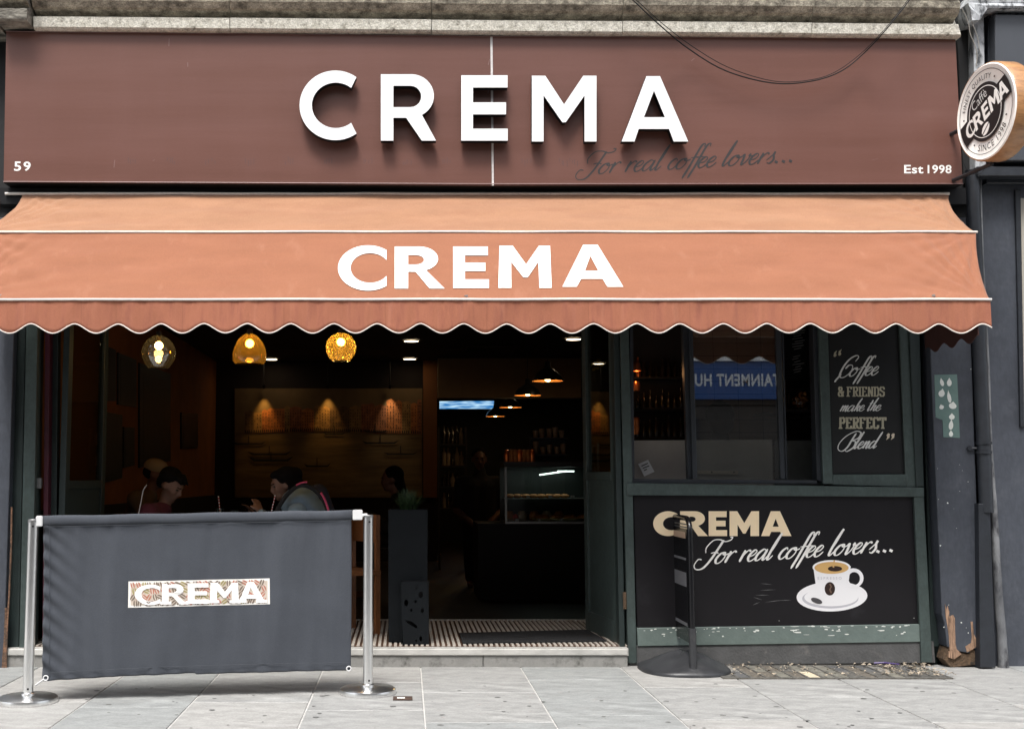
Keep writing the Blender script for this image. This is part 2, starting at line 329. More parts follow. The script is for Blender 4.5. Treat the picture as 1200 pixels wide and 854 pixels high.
def cat(pts, n=6):
    P = [Vector((*p, 0)[:3]) if len(p) == 2 else Vector(p) for p in pts]; out = []
    for i in range(len(P) - 1):
        p0, p1, p2, p3 = P[max(i - 1, 0)], P[i], P[i + 1], P[min(i + 2, len(P) - 1)]
        for k in range(n):
            t = k / n
            out.append(.5 * ((2 * p1) + (p2 - p0) * t + (2 * p0 - 5 * p1 + 4 * p2 - p3) * t * t + (3 * p1 - p0 - 3 * p2 + p3) * t ** 3))
    out.append(P[-1]); return out

# ------------------------------------------------------------------ lettering
def L_C():
    o = ell(.62, .5, .62, .5, 30, a0=radians(52), a1=radians(308), closed=False)
    i = ell(.66, .5, .40, .33, 24, a0=radians(328), a1=radians(32), closed=False)
    return [o + i]
def L_R():
    out = [(0, 0), (0, 1), (.50, 1)] + ell(.50, .71, .37, .29, 12, a0=pi / 2, a1=-pi / 2 + .35, closed=False)
    out += [(1, 0), (.70, 0), (.42, .40), (.27, .40), (.27, 0)]
    hole = [(.27, .80), (.27, .57), (.42, .57)] + ell(.42, .685, .17, .115, 8, a0=-pi / 2, a1=pi / 2, closed=False)[1:]
    return [out, hole]
def L_E(): return [[(0, 0), (0, 1), (.97, 1), (.97, .79), (.33, .79), (.33, .61), (.90, .61), (.90, .41), (.33, .41), (.33, .21), (1, .21), (1, 0)]]
def L_M(): return [[(0, 0), (.02, 1), (.27, 1), (.52, .56), (.76, 1), (.97, 1), (1, 0), (.77, 0), (.75, .62), (.55, .25), (.47, .25), (.24, .62), (.245, 0)]]
def L_A(): return [[(0, 0), (.34, 1), (.58, 1), (1, 0), (.74, 0), (.66, .19), (.31, .19), (.235, 0)], [(.46, .74), (.37, .38), (.59, .38)]]
def X_C():
    o = ell(.60, .5, .60, .5, 30, a0=radians(50), a1=radians(310), closed=False)
    return [o + ell(.74, .5, .345, .265, 24, a0=radians(316), a1=radians(44), closed=False)]
def X_R():
    out = [(0, 0), (0, 1), (.54, 1)] + ell(.54, .70, .37, .30, 12, a0=pi / 2, a1=-pi / 2 + .35, closed=False) + [(1.02, 0), (.66, 0), (.42, .38), (.35, .38), (.35, 0)]
    return [out, [(.35, .78), (.35, .58), (.44, .58)] + ell(.44, .68, .13, .10, 8, a0=-pi / 2, a1=pi / 2, closed=False)[1:]]
def X_E(): return [[(0, 0), (0, 1), (.98, 1), (.98, .76), (.40, .76), (.40, .62), (.92, .62), (.92, .39), (.40, .39), (.40, .24), (1, .24), (1, 0)]]
def X_M(): return [[(0, 0), (.0, 1), (.26, 1), (.50, .52), (.74, 1), (1, 1), (1, 0), (.71, 0), (.71, .46), (.54, .10), (.46, .10), (.27, .46), (.27, 0)]]
def X_A(): return [[(0, 0), (.32, 1), (.62, 1), (1, 0), (.69, 0), (.63, .17), (.33, .17), (.27, 0)], [(.48, .70), (.38, .38), (.58, .38)]]
XHEAVY = {'C': X_C, 'R': X_R, 'E': X_E, 'M': X_M, 'A': X_A}
HEAVY = {'C': L_C, 'R': L_R, 'E': L_E, 'M': L_M, 'A': L_A}
def glyph_px(ch, x0, y0, x1, y1, T=None):
    """picture-space box: y0 top, y1 bottom"""
    return [[(x0 + (x1 - x0) * a, y1 + (y0 - y1) * b) for a, b in l] for l in (T or HEAVY)[ch]()]
LIGHT = {
    'C': [ell(393, 123.7, 42, 40.8, 36, a0=radians(-54), a1=radians(-306), closed=False) + ell(393.5, 123.7, 28, 26.6, 32, a0=radians(-310), a1=radians(-50), closed=False)],
    'R': [[(446.3, 165), (446.3, 87.3), (482, 87.3)] + ell(482, 112.5, 26.5, 25.3, 14, a0=-pi / 2, a1=radians(62), closed=False) + [(511, 165), (494.3, 165), (476, 138.3), (461, 138.3), (461, 165)],
          [(461, 125.8), (461, 100.8), (481, 100.8)] + ell(481, 113.3, 12.6, 12.5, 10, a0=-pi / 2, a1=pi / 2, closed=False)[1:]],
    'E': [[(540.5, 165), (540.5, 88.5), (594.8, 88.5), (594.8, 102.8), (554.3, 102.8), (554.3, 120.2), (593, 120.2), (593, 134.2), (554.3, 134.2), (554.3, 151), (595, 151), (595, 165)]],
    'M': [[(623.3, 166), (623.3, 89), (639, 89), (661, 122.5), (683.5, 89), (699, 89), (699, 166), (685, 166), (685, 112), (663, 143.5), (659, 143.5), (637, 112), (637, 166)]],
    'A': [[(728.5, 166), (757.5, 89.5), (773.5, 89.5), (806.5, 166), (789.5, 166), (784, 151.3), (748.5, 151.3), (743.5, 166)], [(766.4, 106.5), (754.6, 137.6), (779.2, 137.6)]],
}
SCR = {
    'o': ([[(.5, .98), (.18, .85), (0, .38), (.15, .02), (.42, .06), (.62, .5), (.52, .95), (.42, .8), (.60, .72), (.85, .86)]], .80),
    'r': ([[(.02, .55), (.14, 1.0), (.10, .5), (.06, 0)], [(.09, .35), (.26, .8), (.44, 1.02), (.60, .86)]], .64),
    'e': ([[(.04, .42), (.34, .55), (.46, .85), (.28, 1.0), (.05, .7), (0, .3), (.18, 0), (.42, .08), (.64, .42)]], .62),
    'a': ([[(.58, .88), (.34, 1.0), (.05, .65), (0, .22), (.16, 0), (.40, .2), (.60, .8)], [(.64, 1.0), (.58, .3), (.68, .0), (.92, .4)]], .88),
    'l': ([[(.0, .35), (.22, 1.1), (.34, 2.35), (.16, 1.5), (.07, .3), (.18, 0), (.42, .4)]], .46),
    'c': ([[(.46, .78), (.34, 1.0), (.08, .75), (0, .3), (.18, 0), (.40, .08), (.60, .42)]], .58),
    'f': ([[(.62, 1.95), (.58, 2.25), (.38, 2.1), (.28, 1.2), (.18, 0), (.06, -.95)], [(.0, .98), (.58, 1.04)]], .40),
    'v': ([[(-.02, .85), (.10, 1.0), (.16, .6), (.20, .0), (.48, .4), (.56, 1.0), (.50, .82), (.74, .84)]], .70),
    's': ([[(-.04, .3), (.24, .75), (.34, 1.08), (.32, .8), (.46, .35), (.30, 0), (.06, .10)]], .66),
    'm': ([[(0, .6), (.10, 1), (.08, .5), (.04, 0)], [(.06, .3), (.28, .9), (.42, .95), (.40, .5), (.36, 0)], [(.38, .3), (.60, .9), (.74, .95), (.68, .3), (.76, 0), (.98, .35)]], .98),
    'n': ([[(0, .6), (.10, 1), (.08, .5), (.04, 0)], [(.06, .3), (.30, .9), (.46, .95), (.40, .3), (.48, 0), (.72, .35)]], .72),
    'k': ([[(0, .3), (.22, 1.2), (.34, 2.2), (.16, 1.4), (.06, 0)], [(.10, .4), (.34, .95), (.5, .8), (.28, .5), (.16, .5), (.34, .35), (.44, 0), (.66, .3)]], .66),
    't': ([[(.14, 1.9), (.08, 1.0), (.04, .25), (.14, 0), (.36, .35)], [(-.14, 1.3), (.36, 1.38)]], .38),
    'h': ([[(0, .3), (.22, 1.2), (.34, 2.25), (.16, 1.4), (.06, 0)], [(.08, .3), (.32, .9), (.46, .9), (.40, .3), (.50, 0), (.70, .35)]], .70),
    'd': ([[(.56, .88), (.32, 1.0), (.05, .65), (0, .22), (.16, 0), (.38, .2), (.58, .8)], [(.78, 2.3), (.64, 1.2), (.56, .3), (.66, .0), (.90, .35)]], .88),
    '.': ([[(.08, .1), (.1, .0)]], .52), ' ': ([], .50),
    'F': ([[(.95, 2.1), (.82, 1.3), (.62, .3), (.30, -.38), (-.20, -.42), (-.50, -.05), (-.40, .45), (-.10, .42)], [(-.02, 1.0), (-.18, 1.5), (.10, 2.1), (.6, 2.15), (1.1, 1.95), (1.5, 2.05), (1.55, 2.3), (1.35, 2.3)], [(.40, .95), (.72, 1.02), (1.02, .92)]], 1.05),
    'C': ([[(1.0, 1.7), (1.12, 2.2), (.80, 2.4), (.30, 2.0), (.05, 1.1), (.12, .1), (.6, -.1), (1.05, .5), (.95, 1.2), (.55, 1.3), (.35, .9)], [(.2, .3), (-.05, -.4), (.0, -.6)]], 1.05),
    'B': ([[(.75, 2.2), (.62, 1.2), (.5, .2), (.1, -.3), (-.5, 0), (-.7, .8), (-.3, 1.8), (.6, 2.45), (1.3, 2.2), (1.3, 1.5), (.75, 1.15), (1.2, .95), (1.25, .2), (.7, -.35), (.35, -.1)]], 1.32),
}
def script_text(bm, s, x0, x1, ybase, xh, slope=0.0, mapf=None, off=Vector((0, -.0006, 0)), slant=.5, thin=.07, thick=.21, lift=None):
    """calligraphic ribbons: hairline on the upstroke, full on the downstroke"""
    total = sum(SCR[c][1] for c in s) - .1
    sx = (x1 - x0) / total; pen = 0; cnt = 0
    for ch in s:
        st, adv = SCR[ch]
        for line in st:
            if ch == '.': pts = [Vector((pen + .1, -.02, 0)), Vector((pen + .1, .08, 0)), Vector((pen + .1, .19, 0))]
            else: pts = [Vector((p.x + pen, p.y, 0)) for p in cat(line, 7)]
            P = [Vector((x0 + q.x * sx + q.y * slant * xh, ybase - q.y * xh - (q.x * sx) * slope, 0)) for q in pts]
            prev = None
            for i, p in enumerate(P):
                t = P[min(i + 1, len(P) - 1)] - P[max(i - 1, 0)]
                if t.length < 1e-6: t = Vector((1, 0, 0))
                t.normalize(); dn = max(0, t.y) ** 1.3
                e = min(1, min(i, len(P) - 1 - i) / 3 + .35)
                wd = (thin + (thick - thin) * dn) * xh * e
                if ch == '.': wd = .30 * xh
                nrm = Vector((-t.y, t.x, 0)) * wd * .5
                o = off * (1 + cnt * .05 + i * .012)
                a = bm.verts.new(mapf(p.x + nrm.x, p.y + nrm.y) + o); b = bm.verts.new(mapf(p.x - nrm.x, p.y - nrm.y) + o)
                if prev:
                    bm.faces.new((prev[0], a, b, prev[1]))
                prev = (a, b)
            cnt += 1
        pen += adv
    return bm
SLAB = {  # stroke capitals with slab serifs, unit cell .62 x 1
    'P': [[(.12, 0), (.12, 1)], [(.12, 1), (.4, 1), (.52, .88), (.52, .62), (.4, .5), (.12, .5)], [(0, 0), (.26, 0)]],
    'E': [[(.12, 0), (.12, 1)], [(0, 1), (.5, 1), (.5, .82)], [(.12, .52), (.38, .52)], [(0, 0), (.52, 0), (.52, .18)]],
    'R': [[(.12, 0), (.12, 1)], [(0, 1), (.4, 1), (.52, .88), (.52, .66), (.4, .54), (.12, .54)], [(.3, .54), (.48, .05), (.6, 0)], [(0, 0), (.26, 0)]],
    'F': [[(.12, 0), (.12, 1)], [(0, 1), (.5, 1), (.5, .82)], [(.12, .52), (.38, .52)], [(0, 0), (.26, 0)]],
    'C': [[(.5, .78), (.5, .9), (.38, 1), (.16, 1), (.06, .88), (.06, .12), (.16, 0), (.38, 0), (.5, .1), (.5, .24)]],
    'T': [[(.28, 0), (.28, 1)], [(0, .8), (0, 1), (.56, 1), (.56, .8)], [(.16, 0), (.4, 0)]],
    'I': [[(.12, 0), (.12, 1)], [(0, 0), (.24, 0)], [(0, 1), (.24, 1)]],
    'N': [[(.1, 0), (.1, 1)], [(.1, 1), (.5, 0)], [(.5, 0), (.5, 1)], [(0, 0), (.2, 0)], [(.4, 1), (.6, 1)]],
    'D': [[(.12, 0), (.12, 1)], [(0, 1), (.38, 1), (.52, .84), (.52, .16), (.38, 0), (0, 0)]],
    'S': [[(.48, .78), (.48, .9), (.36, 1), (.14, 1), (.05, .9), (.05, .68), (.48, .4), (.48, .12), (.36, 0), (.14, 0), (.04, .1), (.04, .24)]],
    '&': [[(.55, .5), (.5, .2), (.35, 0), (.12, 0), (.03, .15), (.03, .35), (.15, .52), (.38, .7), (.38, .9), (.28, 1), (.14, 1), (.06, .88), (.1, .7), (.56, 0)], [(.4, .5), (.62, .5)]], ' ': [],
}
def slab_text(bm, s, x0, x1, ytop, ybot, slope, mapf, wd, off=Vector((0, -.0006, 0))):
    adv = [(.36 if c == 'I' else .30 if c == ' ' else .70) for c in s]; sx = (x1 - x0) / (sum(adv) - .1); h = ybot - ytop; pen = 0; cnt = 0
    for c, ad in zip(s, adv):
        for line in SLAB[c]:
            for (a, b) in zip(line, line[1:]):
                A = Vector((x0 + (a[0] + pen) * sx, ybot - a[1] * h, 0)); B = Vector((x0 + (b[0] + pen) * sx, ybot - b[1] * h, 0))
                A.y -= (A.x - x0) * slope; B.y -= (B.x - x0) * slope
                t = (B - A).normalized(); A -= t * wd * .3; B += t * wd * .3; n = Vector((-t.y, t.x, 0)) * wd * .5 * (1.15 if abs(t.y) > .5 else .7)
                o = off * (1 + cnt * .04); cnt += 1
                bm.faces.new([bm.verts.new(mapf(p.x, p.y) + o) for p in (A + n, B + n, B - n, A - n)])
        pen += ad
    return bm
_fc = {}
def font_loops(s, bold=0.0, spacing=1.0):
    k = (s, bold, spacing)
    if k in _fc: return _fc[k]
    cu = bpy.data.curves.new('t', 'FONT'); cu.body = s; cu.offset = bold; cu.space_character = spacing; cu.resolution_u = 3
    o = bpy.data.objects.new('t', cu); S.collection.objects.link(o)
    dg = bpy.context.evaluated_depsgraph_get(); me = o.evaluated_get(dg).to_mesh()
    vs = [v.co.copy() for v in me.vertices]; fs = [tuple(p.vertices) for p in me.polygons]
    o.evaluated_get(dg).to_mesh_clear(); bpy.data.objects.remove(o); bpy.data.curves.remove(cu)
    _fc[k] = (vs, fs); return _fc[k]
def font_text(bm, s, mapf, x0, x1, ytop, ybot, bold=.02, spacing=1.0, off=Vector((0, -.0008, 0)), warp=None, slope=0.0):
    """sans capitals fitted in a box; mapf takes picture (or local) coordinates"""
    vs, fs = font_loops(s, bold, spacing)
    mnx, mxx = min(v.x for v in vs), max(v.x for v in vs); mny, mxy = min(v.y for v in vs), max(v.y for v in vs)
    out = []
    for v in vs:
        a = (v.x - mnx) / (mxx - mnx); b = (v.y - mny) / (mxy - mny)
        x = x0 + (x1 - x0) * a; y = ybot + (ytop - ybot) * b - slope * (x - x0)
        if warp: x, y = warp(a, b)
        out.append(bm.verts.new(mapf(x, y) + off))
    for f in fs:
        try: bm.faces.new([out[i] for i in f])
        except ValueError: pass
    return bm

# ================================================================== SETTING: ground
FL = .122                                     # shop floor level
RW = at(736, 700, 0).x
bm = BX(-14, 14, -3.3, .06, -.30, -.006); struct('pavement', bm, M['mortar'])
pav = bpy.data.objects['pavement']
# columns of slabs run towards the street, joints read from the photograph
edges = [ground(*p).x for p in ((110, 816), (233, 814), (368, 809), (493, 782), (613, 786), (730, 784), (867, 797), (997, 802), (1110, 797))]
wd0 = (edges[-1] - edges[0]) / (len(edges) - 1)
edges = [edges[0] - wd0 * 3, edges[0] - wd0 * 2, edges[0] - wd0] + edges + [edges[-1] + wd0, edges[-1] + 2 * wd0, edges[-1] + 3 * wd0]
ys_known = {5: [799], 6: [811], 7: [796, 838], 8: [805], 9: [816], 3: [828], 4: [822], 10: [808, 846]}
for i, (a, b) in enumerate(zip(edges, edges[1:])):
    ks = ys_known.get(i, [808 + (i * 7) % 30]); cuts = [ground(600, k).y for k in ks]
    lo = min(cuts); hi = max(cuts)
    if len(cuts) == 1: cuts = [hi]
    y = min(cuts)
    while y > -3.1: y -= random.uniform(.72, .98); cuts.append(max(y, -3.14))
    cuts = sorted(set([.06] + cuts), reverse=True)
    for t, (y1, y0) in enumerate(zip(cuts, cuts[1:])):
        if y1 - y0 < .05: continue
        g = .0045; dz = random.uniform(-.0012, .0012)
        bm = BX(a + g, b - g, y0 + g, y1 - g, -.04, dz)
        bmesh.ops.bevel(bm, geom=[e for e in bm.edges if all(v.co.z > -.01 for v in e.verts)], offset=.003, segments=1, affect='EDGES')
        obj('slab', bm, random.choice(M['slab']), pav, center=True)
struct('road', BX(-60, 60, -11.5, -3.45, -.32, -.125), M['asphalt'])
kb = struct('kerb', BX(-60, 60, -3.45, -3.302, -.3, .004), M['kerbm'])
struct('far_pavement', BX(-60, 60, -16, -11.5, -.3, -.02), M['kerbm'])
struct('ground', BX(-200, 200, -200, 200, -1.0, -.35), M['asphalt'])
# small dark chewing gum spots: nobody would count them
bm = NB()
for i in range(100):
    px, py = random.uniform(90, 1195), random.uniform(800, 862); c = ground(px, py, .002); r = random.uniform(.004, .019)
    q = [bm.verts.new(c + Vector((r * cos(a) * random.uniform(.7, 1.2), r * sin(a) * random.uniform(.6, 1.1), 0))) for a in [k * pi / 4 for k in range(8)]]
    bm.faces.new(q)
tag(obj('gum_spots', bm, mk('old_gum', (.13, .13, .125), .9)), 'dark flattened gum spots scattered on the pale paving slabs', 'gum', kind='stuff')

# ================================================================== SETTING: shell of the room
XL, XR = -2.62, 3.72
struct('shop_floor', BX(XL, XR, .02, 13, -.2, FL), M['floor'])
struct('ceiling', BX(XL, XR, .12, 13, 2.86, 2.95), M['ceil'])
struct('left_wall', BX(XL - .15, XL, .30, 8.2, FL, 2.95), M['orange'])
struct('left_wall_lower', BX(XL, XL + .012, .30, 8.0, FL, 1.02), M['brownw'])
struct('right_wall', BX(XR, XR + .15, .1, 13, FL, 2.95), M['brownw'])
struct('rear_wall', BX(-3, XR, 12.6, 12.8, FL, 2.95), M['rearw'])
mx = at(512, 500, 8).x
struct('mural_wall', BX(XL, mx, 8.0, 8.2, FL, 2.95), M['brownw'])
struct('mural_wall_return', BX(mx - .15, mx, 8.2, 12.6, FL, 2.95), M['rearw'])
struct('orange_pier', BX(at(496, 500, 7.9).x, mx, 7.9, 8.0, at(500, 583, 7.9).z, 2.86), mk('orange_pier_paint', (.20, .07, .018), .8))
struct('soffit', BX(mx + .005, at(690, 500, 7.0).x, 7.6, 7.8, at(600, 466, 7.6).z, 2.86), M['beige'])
struct('upper_wall', BX(-9, 9, .11, .6, 2.96, 9), M['stone_d'])
struct('upper_wall_face', BX(-9, 9, -.02, .11, 3.0, 9), M['gap_shade'])
struct('side_building_left', BX(-9, XL - .16, .1, 8, 0, 2.96), M['slate_d'])
struct('side_building_right', BX(XR + .16, 9, .1, 8, 0, 2.96), M['slate_d'])
for k in range(5):
    x0 = random.uniform(-.2, 1.2)
for i, (px, py, wd, ln) in enumerate(((575, 409, .62, .62), (540, 412, .62, .6), (530, 440, .6, .6), (600, 431, .62, .6), (655, 412, .62, .6), (420, 412, .62, .6), (345, 412, .62, .6))):
    c = ground(px, py, 2.86); obj('ceiling_panel', BX(c.x - wd / 2, c.x + wd / 2, c.y - ln / 2, c.y + ln / 2, 2.848, 2.862), M['ceil_p'], bpy.data.objects['ceiling'])

# ================================================================== CORNICE
cz0 = at(600, 39.2, -.30).z
cor = thing('stone_cornice', 'weathered limestone cornice with moulded edge running above the brown shop sign', 'cornice', (0, -.2, cz0))
CSL = (at(1128, 43.5, -.30).z - at(60, 34.5, -.30).z) / (at(1128, 43.5, -.30).x - at(60, 34.5, -.30).x); CX0 = at(600, 44, -.30).x
def corn(x0, x1, dy=0, dz=0, m=None, left_taper=0, rt=0):
    pf = [(-.05, 0), (-.30, 0.0), (-.315, .012), (-.325, .080), (-.285, .090), (-.265, .108), (-.29, .125), (-.345, .14), (-.375, .175), (-.38, .21), (-.36, .235), (-.325, .245), (-.33, .258),
          (-.40, .266), (-.42, .30), (-.45, .34), (-.46, .42), (-.46, .60), (-.05, .60)]
    bm = NB(); A = [bm.verts.new((x0, y + dy, cz0 + z + dz)) for y, z in pf]; B = [bm.verts.new((x1 + (rt * (z / .1) if z < .1 else rt), y + dy, cz0 + z + dz)) for y, z in pf]
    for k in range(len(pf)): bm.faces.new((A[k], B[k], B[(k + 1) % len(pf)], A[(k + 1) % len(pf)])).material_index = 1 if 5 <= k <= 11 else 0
    for v in bm.verts: v.co.z += CSL * (v.co.x - CX0)
    bm.faces.new(A[::-1]); bm.faces.new(B); fin(bm)
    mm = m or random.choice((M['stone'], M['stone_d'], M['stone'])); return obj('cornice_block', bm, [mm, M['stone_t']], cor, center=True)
xs = [at(x, 30, -.33).x for x in (38, 269, 506, 730, 952, 1128)]
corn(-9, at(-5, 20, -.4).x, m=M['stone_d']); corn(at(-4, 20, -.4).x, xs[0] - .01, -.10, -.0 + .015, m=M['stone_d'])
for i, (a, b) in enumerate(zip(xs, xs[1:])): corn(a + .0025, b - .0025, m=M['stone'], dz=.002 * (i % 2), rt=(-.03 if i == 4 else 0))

# ================================================================== FASCIA SIGN
YS = -.26
sg = thing('shop_fascia_sign', 'long brown fascia sign with raised white CREMA letters above the awning', 'sign', (at(566, 215, YS).x, YS, at(566, 216, YS).z))
TL, TM1, TR, BR, BM1, BL = (7, 37.5), (575.5, 42), (1120, 46), (1128.5, 216), (577.5, 218), (4, 214)
def bevq(pts, Y, d, m, name, parent, bv=.004):
    bm = prism(NB(), [pts], planeY(Y), Vector((0, d, 0)), side_mi=1); bmesh.ops.bevel(bm, geom=[e for e in bm.edges if all(v.co.y < Y + .001 for v in e.verts)], offset=bv, segments=2, affect='EDGES', material=0); return obj(name, bm, [m, M['black']], parent)  # panel sides and underside coloured black for the shade below the sign
bevq([TL, (575, 42), (576.7, 218), BL], YS, .20, M['fascia'], 'sign_panel', sg)
bevq([(577, 42), TR, BR, (579, 218)], YS, .20, M['fascia'], 'sign_panel', sg)
obj('joint_strip', pq([(574.6, 42.5), (577.2, 42.5), (578.8, 217.5), (576.4, 217.5)], YS - .002, .006), mk('pale_joint_filler', (.62, .58, .56), .6, var=.3, vscale=20), sg)
for a, b in (((6.5, 37), (1120.4, 45.6)), ((3.8, 213), (1128.8, 215.4))):
    bm = NB(); tube(bm, [at(*a, YS - .001), at((a[0] + b[0]) / 2, (a[1] + b[1]) / 2 + 1.5, YS - .001), at(*b, YS - .001)], .0035, 6); obj('edge_trim', bm, M['fascia_edge'], sg)
for ch in 'CREMA':
    bm = prism(NB(), LIGHT[ch], planeY(YS - .085), Vector((0, .06, 0)), side_mi=1, front_mi=0)
    obj('letter', bm, [M['white'], M['black']], sg, center=True)
for ch, cx_, cy_ in (('C', 358, 124), ('R', 454, 100), ('R', 454, 155), ('E', 547, 100), ('E', 547, 155), ('M', 630, 110), ('M', 692, 110), ('A', 765, 96)):
    bm = NB(); p = at(cx_, cy_, YS); tube(bm, [p + Vector((0, -.028, 0)), p + Vector((0, .002, 0))], .010, 8); obj('letter_mount', bm, M['black'], sg)
for ch, a_, b_ in (('5', 16.5, 24.8), ('9', 27.6, 36)): obj('digit', font_text(NB(), ch, planeY(YS), a_, b_, 189.5, 200.5, bold=.018), M['ivory'], sg)
for ch, a_, b_ in (('Est', 1059.5, 1082), ('1998', 1087, 1115)): obj('lettering', font_text(NB(), ch, planeY(YS), a_, b_, 193.5, 203.5, bold=.018, spacing=1.05), M['ivory'], sg)
bm = script_text(NB(), 'For real coffee lovers...', 683, 931, 205, 12.6, slope=.062, mapf=planeY(YS), slant=.48, thin=.09, thick=.20); obj('lettering', bm, M['grey_ink'], sg)
# scuffs on the fascia (a few pale scratches and faint drips)
bm = NB()
for x, y, l, a in ((198, 50, 9, .05), (134, 192, 9, .12), (220, 76, 5, 0), (1025, 187, 7, 1.3), (573, 73, 7, .3), (572, 108, 3, .2), (812, 70, 5, .9), (180, 188, 3, 1)):
    dx, dy = sin(a) * l / 2, -cos(a) * l / 2
    bm.faces.new([bm.verts.new(at(x + sx, y + sy, YS - .0008)) for sx, sy in ((dx - .4, dy), (dx + .4, dy), (-dx + .5, -dy), (-dx - .3, -dy))])
tag(obj('scratches', bm, M['fascia_edge'], sg), kind='stuff')
bm = NB()
for x in list(range(150, 560, 46)) + [612, 655, 668]:
    for k in range(4):
        xx = x + k * 3 + random.uniform(-1, 1); yy = 190 + random.uniform(-3, 2); l = random.uniform(3, 8)
        bm.faces.new([bm.verts.new(at(xx + sx, yy + sy, YS - .0006)) for sx, sy in ((-.5, -l / 2), (.5, -l / 2), (.4, l / 2), (-.3, l / 2))])
tag(obj('drip_marks', bm, mk('drip_mark_brown', (.105, .052, .045), .6), sg), kind='stuff')
# dark box behind and below the sign
struct('sign_backing', BX(XL - .3, at(1134, 100, -.05).x, -.058, -.021, at(600, 225, -.05).z - .08, cz0 + .05), M['gap_shade'])
hd = tag(obj('awning_headbox', BX(at(2, 225, -.10).x, at(1126, 225, -.10).x, -.17, -.059, at(600, 240, -.15).z, at(600, 221, -.15).z), M['black']), kind='structure')

# ================================================================== AWNING
Y0a, Y1a, Y2a = -.18, -.56, -.92
zt = at(560, 228, Y0a).z; z1 = at(560, 272, Y1a).z; z2 = at(560, 351, Y2a).z; zv = at(560, 391, Y2a).z
XRa = at(1112, 228, Y0a).x; XLa = at(8, 228, Y0a).x
aw = thing('shop_awning', 'terracotta canvas awning with scalloped valance and white CREMA lettering', 'awning', ((XRa + XLa) / 2, Y2a, zv))
XR2 = at(1160, 350, Y2a).x; XR1 = at(1144, 271, Y1a).x
XL2 = XLa - .12; XL1 = XLa - .05
def sheet(A, B, C, Dd, nx, ny, disp, th=.002, pull=.0):
    """A top-left, B top-right, C bottom-right, D bottom-left"""
    bm = NB(); n = ((B - A).cross(Dd - A)).normalized()
    if n.y > 0: n = -n
    g = []
    for j in range(ny + 1):
        v = j / ny; row = []
        for i in range(nx + 1):
            u = i / nx; p = A.lerp(B, u).lerp(Dd.lerp(C, u), v); p.x -= pull * sin(pi * v) ** .8 * (math.exp(-(1 - u) * 30) - math.exp(-u * 30)); row.append(p + n * disp(u, v))
        g.append(row)
    fr = [[bm.verts.new(p) for p in r] for r in g]; bk = [[bm.verts.new(p - n * th) for p in r] for r in g]
    for j in range(ny):
        for i in range(nx):
            bm.faces.new((fr[j][i], fr[j][i + 1], fr[j + 1][i + 1], fr[j + 1][i])); bm.faces.new((bk[j][i], bk[j + 1][i], bk[j + 1][i + 1], bk[j][i + 1]))
    for j in (0, ny):
        for i in range(nx): bm.faces.new((fr[j][i], fr[j][i + 1], bk[j][i + 1], bk[j][i]))
    for i in (0, nx):
        for j in range(ny): bm.faces.new((fr[j][i], fr[j + 1][i], bk[j + 1][i], bk[j][i]))
    return fin(bm)
from mathutils import noise
def fold(u, v, ends=.011, k=3.0, right=True, left=True):
    env = min(1, 14 * v, 14 * (1 - v)); e = 0
    for cu, cv, n_, ph in ((1, 1, 16, 0), (1, 0, 11, 1.3), (0, 1, 15, .6), (0, 0, 10, 2)):      # creases pulled out of the corners
        dx, dy = abs(u - cu) * 6.6, abs(v - cv) * .5; r = sqrt(dx * dx + dy * dy); an = atan2(dy, dx)
        e += .015 * math.exp(-r / .50) * min(1, r / .22) * (max(0, sin(an * n_ + ph)) ** 2 - .4 + .4 * sin(an * n_ * 2.3 + ph))
    for cx in (.17, .36, .41, .62, .80, .9):
        e += .0034 * math.exp(-((u - cx) / .035) ** 2) * sin((v * 9 + u * 40))
    e += .0055 * noise.noise(Vector((u * 7, v * 5, k + 9))) + .0022 * noise.noise(Vector((u * 40, v * 8 + u * 9, k + 19))) + .0010 * noise.noise(Vector((u * 150, v * 13, k))) + .005 * noise.noise(Vector((u * 12, v * 2.2, k))) - .004
    if k == 3: e *= 1 - .85 * max(0, min(1, (u - .33) / .03)) * max(0, min(1, (.68 - u) / .03))
    return e * env
def fold_old(u, v, ends=.011, k=3.0, right=True, left=True):
    e = 0
    for side, on in ((1 - u, right), (u, left)):
        if on:
            w_ = math.exp(-side * 13) * (1 - math.exp(-side * 70)) * 1.3
            ang = (v - .5) / (side * 3 + .10)
            e += w_ * ends * (sin(ang * k + side * 40) + .5 * sin(ang * 2.3 * k + 1))
    return e + .0030 * noise.noise(Vector((u * 9, v * 11, k + 9))) + .0016 * noise.noise(Vector((u * 50, v * 16, k + 19))) + .0035 * noise.noise(Vector((u * 12, v * 2.2, k))) + .0020 * noise.noise(Vector((u * 40, v * 5, k + 3))) - .004 * sin(pi * v) 
P = Vector
lk = at(26, 229, Y0a).x
obj('canopy_top_panel', sheet(P((lk, Y0a, zt)), P((XRa, Y0a, zt)), P((XR1, Y1a, z1)), P((XL1, Y1a, z1)), 420, 24, lambda u, v: fold(u, v, .012, 2), pull=.045), M['fab_top'], aw, smooth=2)
obj('canopy_front_panel', sheet(P((XL1, Y1a, z1)), P((XR1, Y1a, z1)), P((XR2, Y2a, z2)), P((XL2, Y2a, z2)), 480, 32, lambda u, v: fold(u, v, .013, 3), pull=.022), M['fab'], aw, smooth=2)
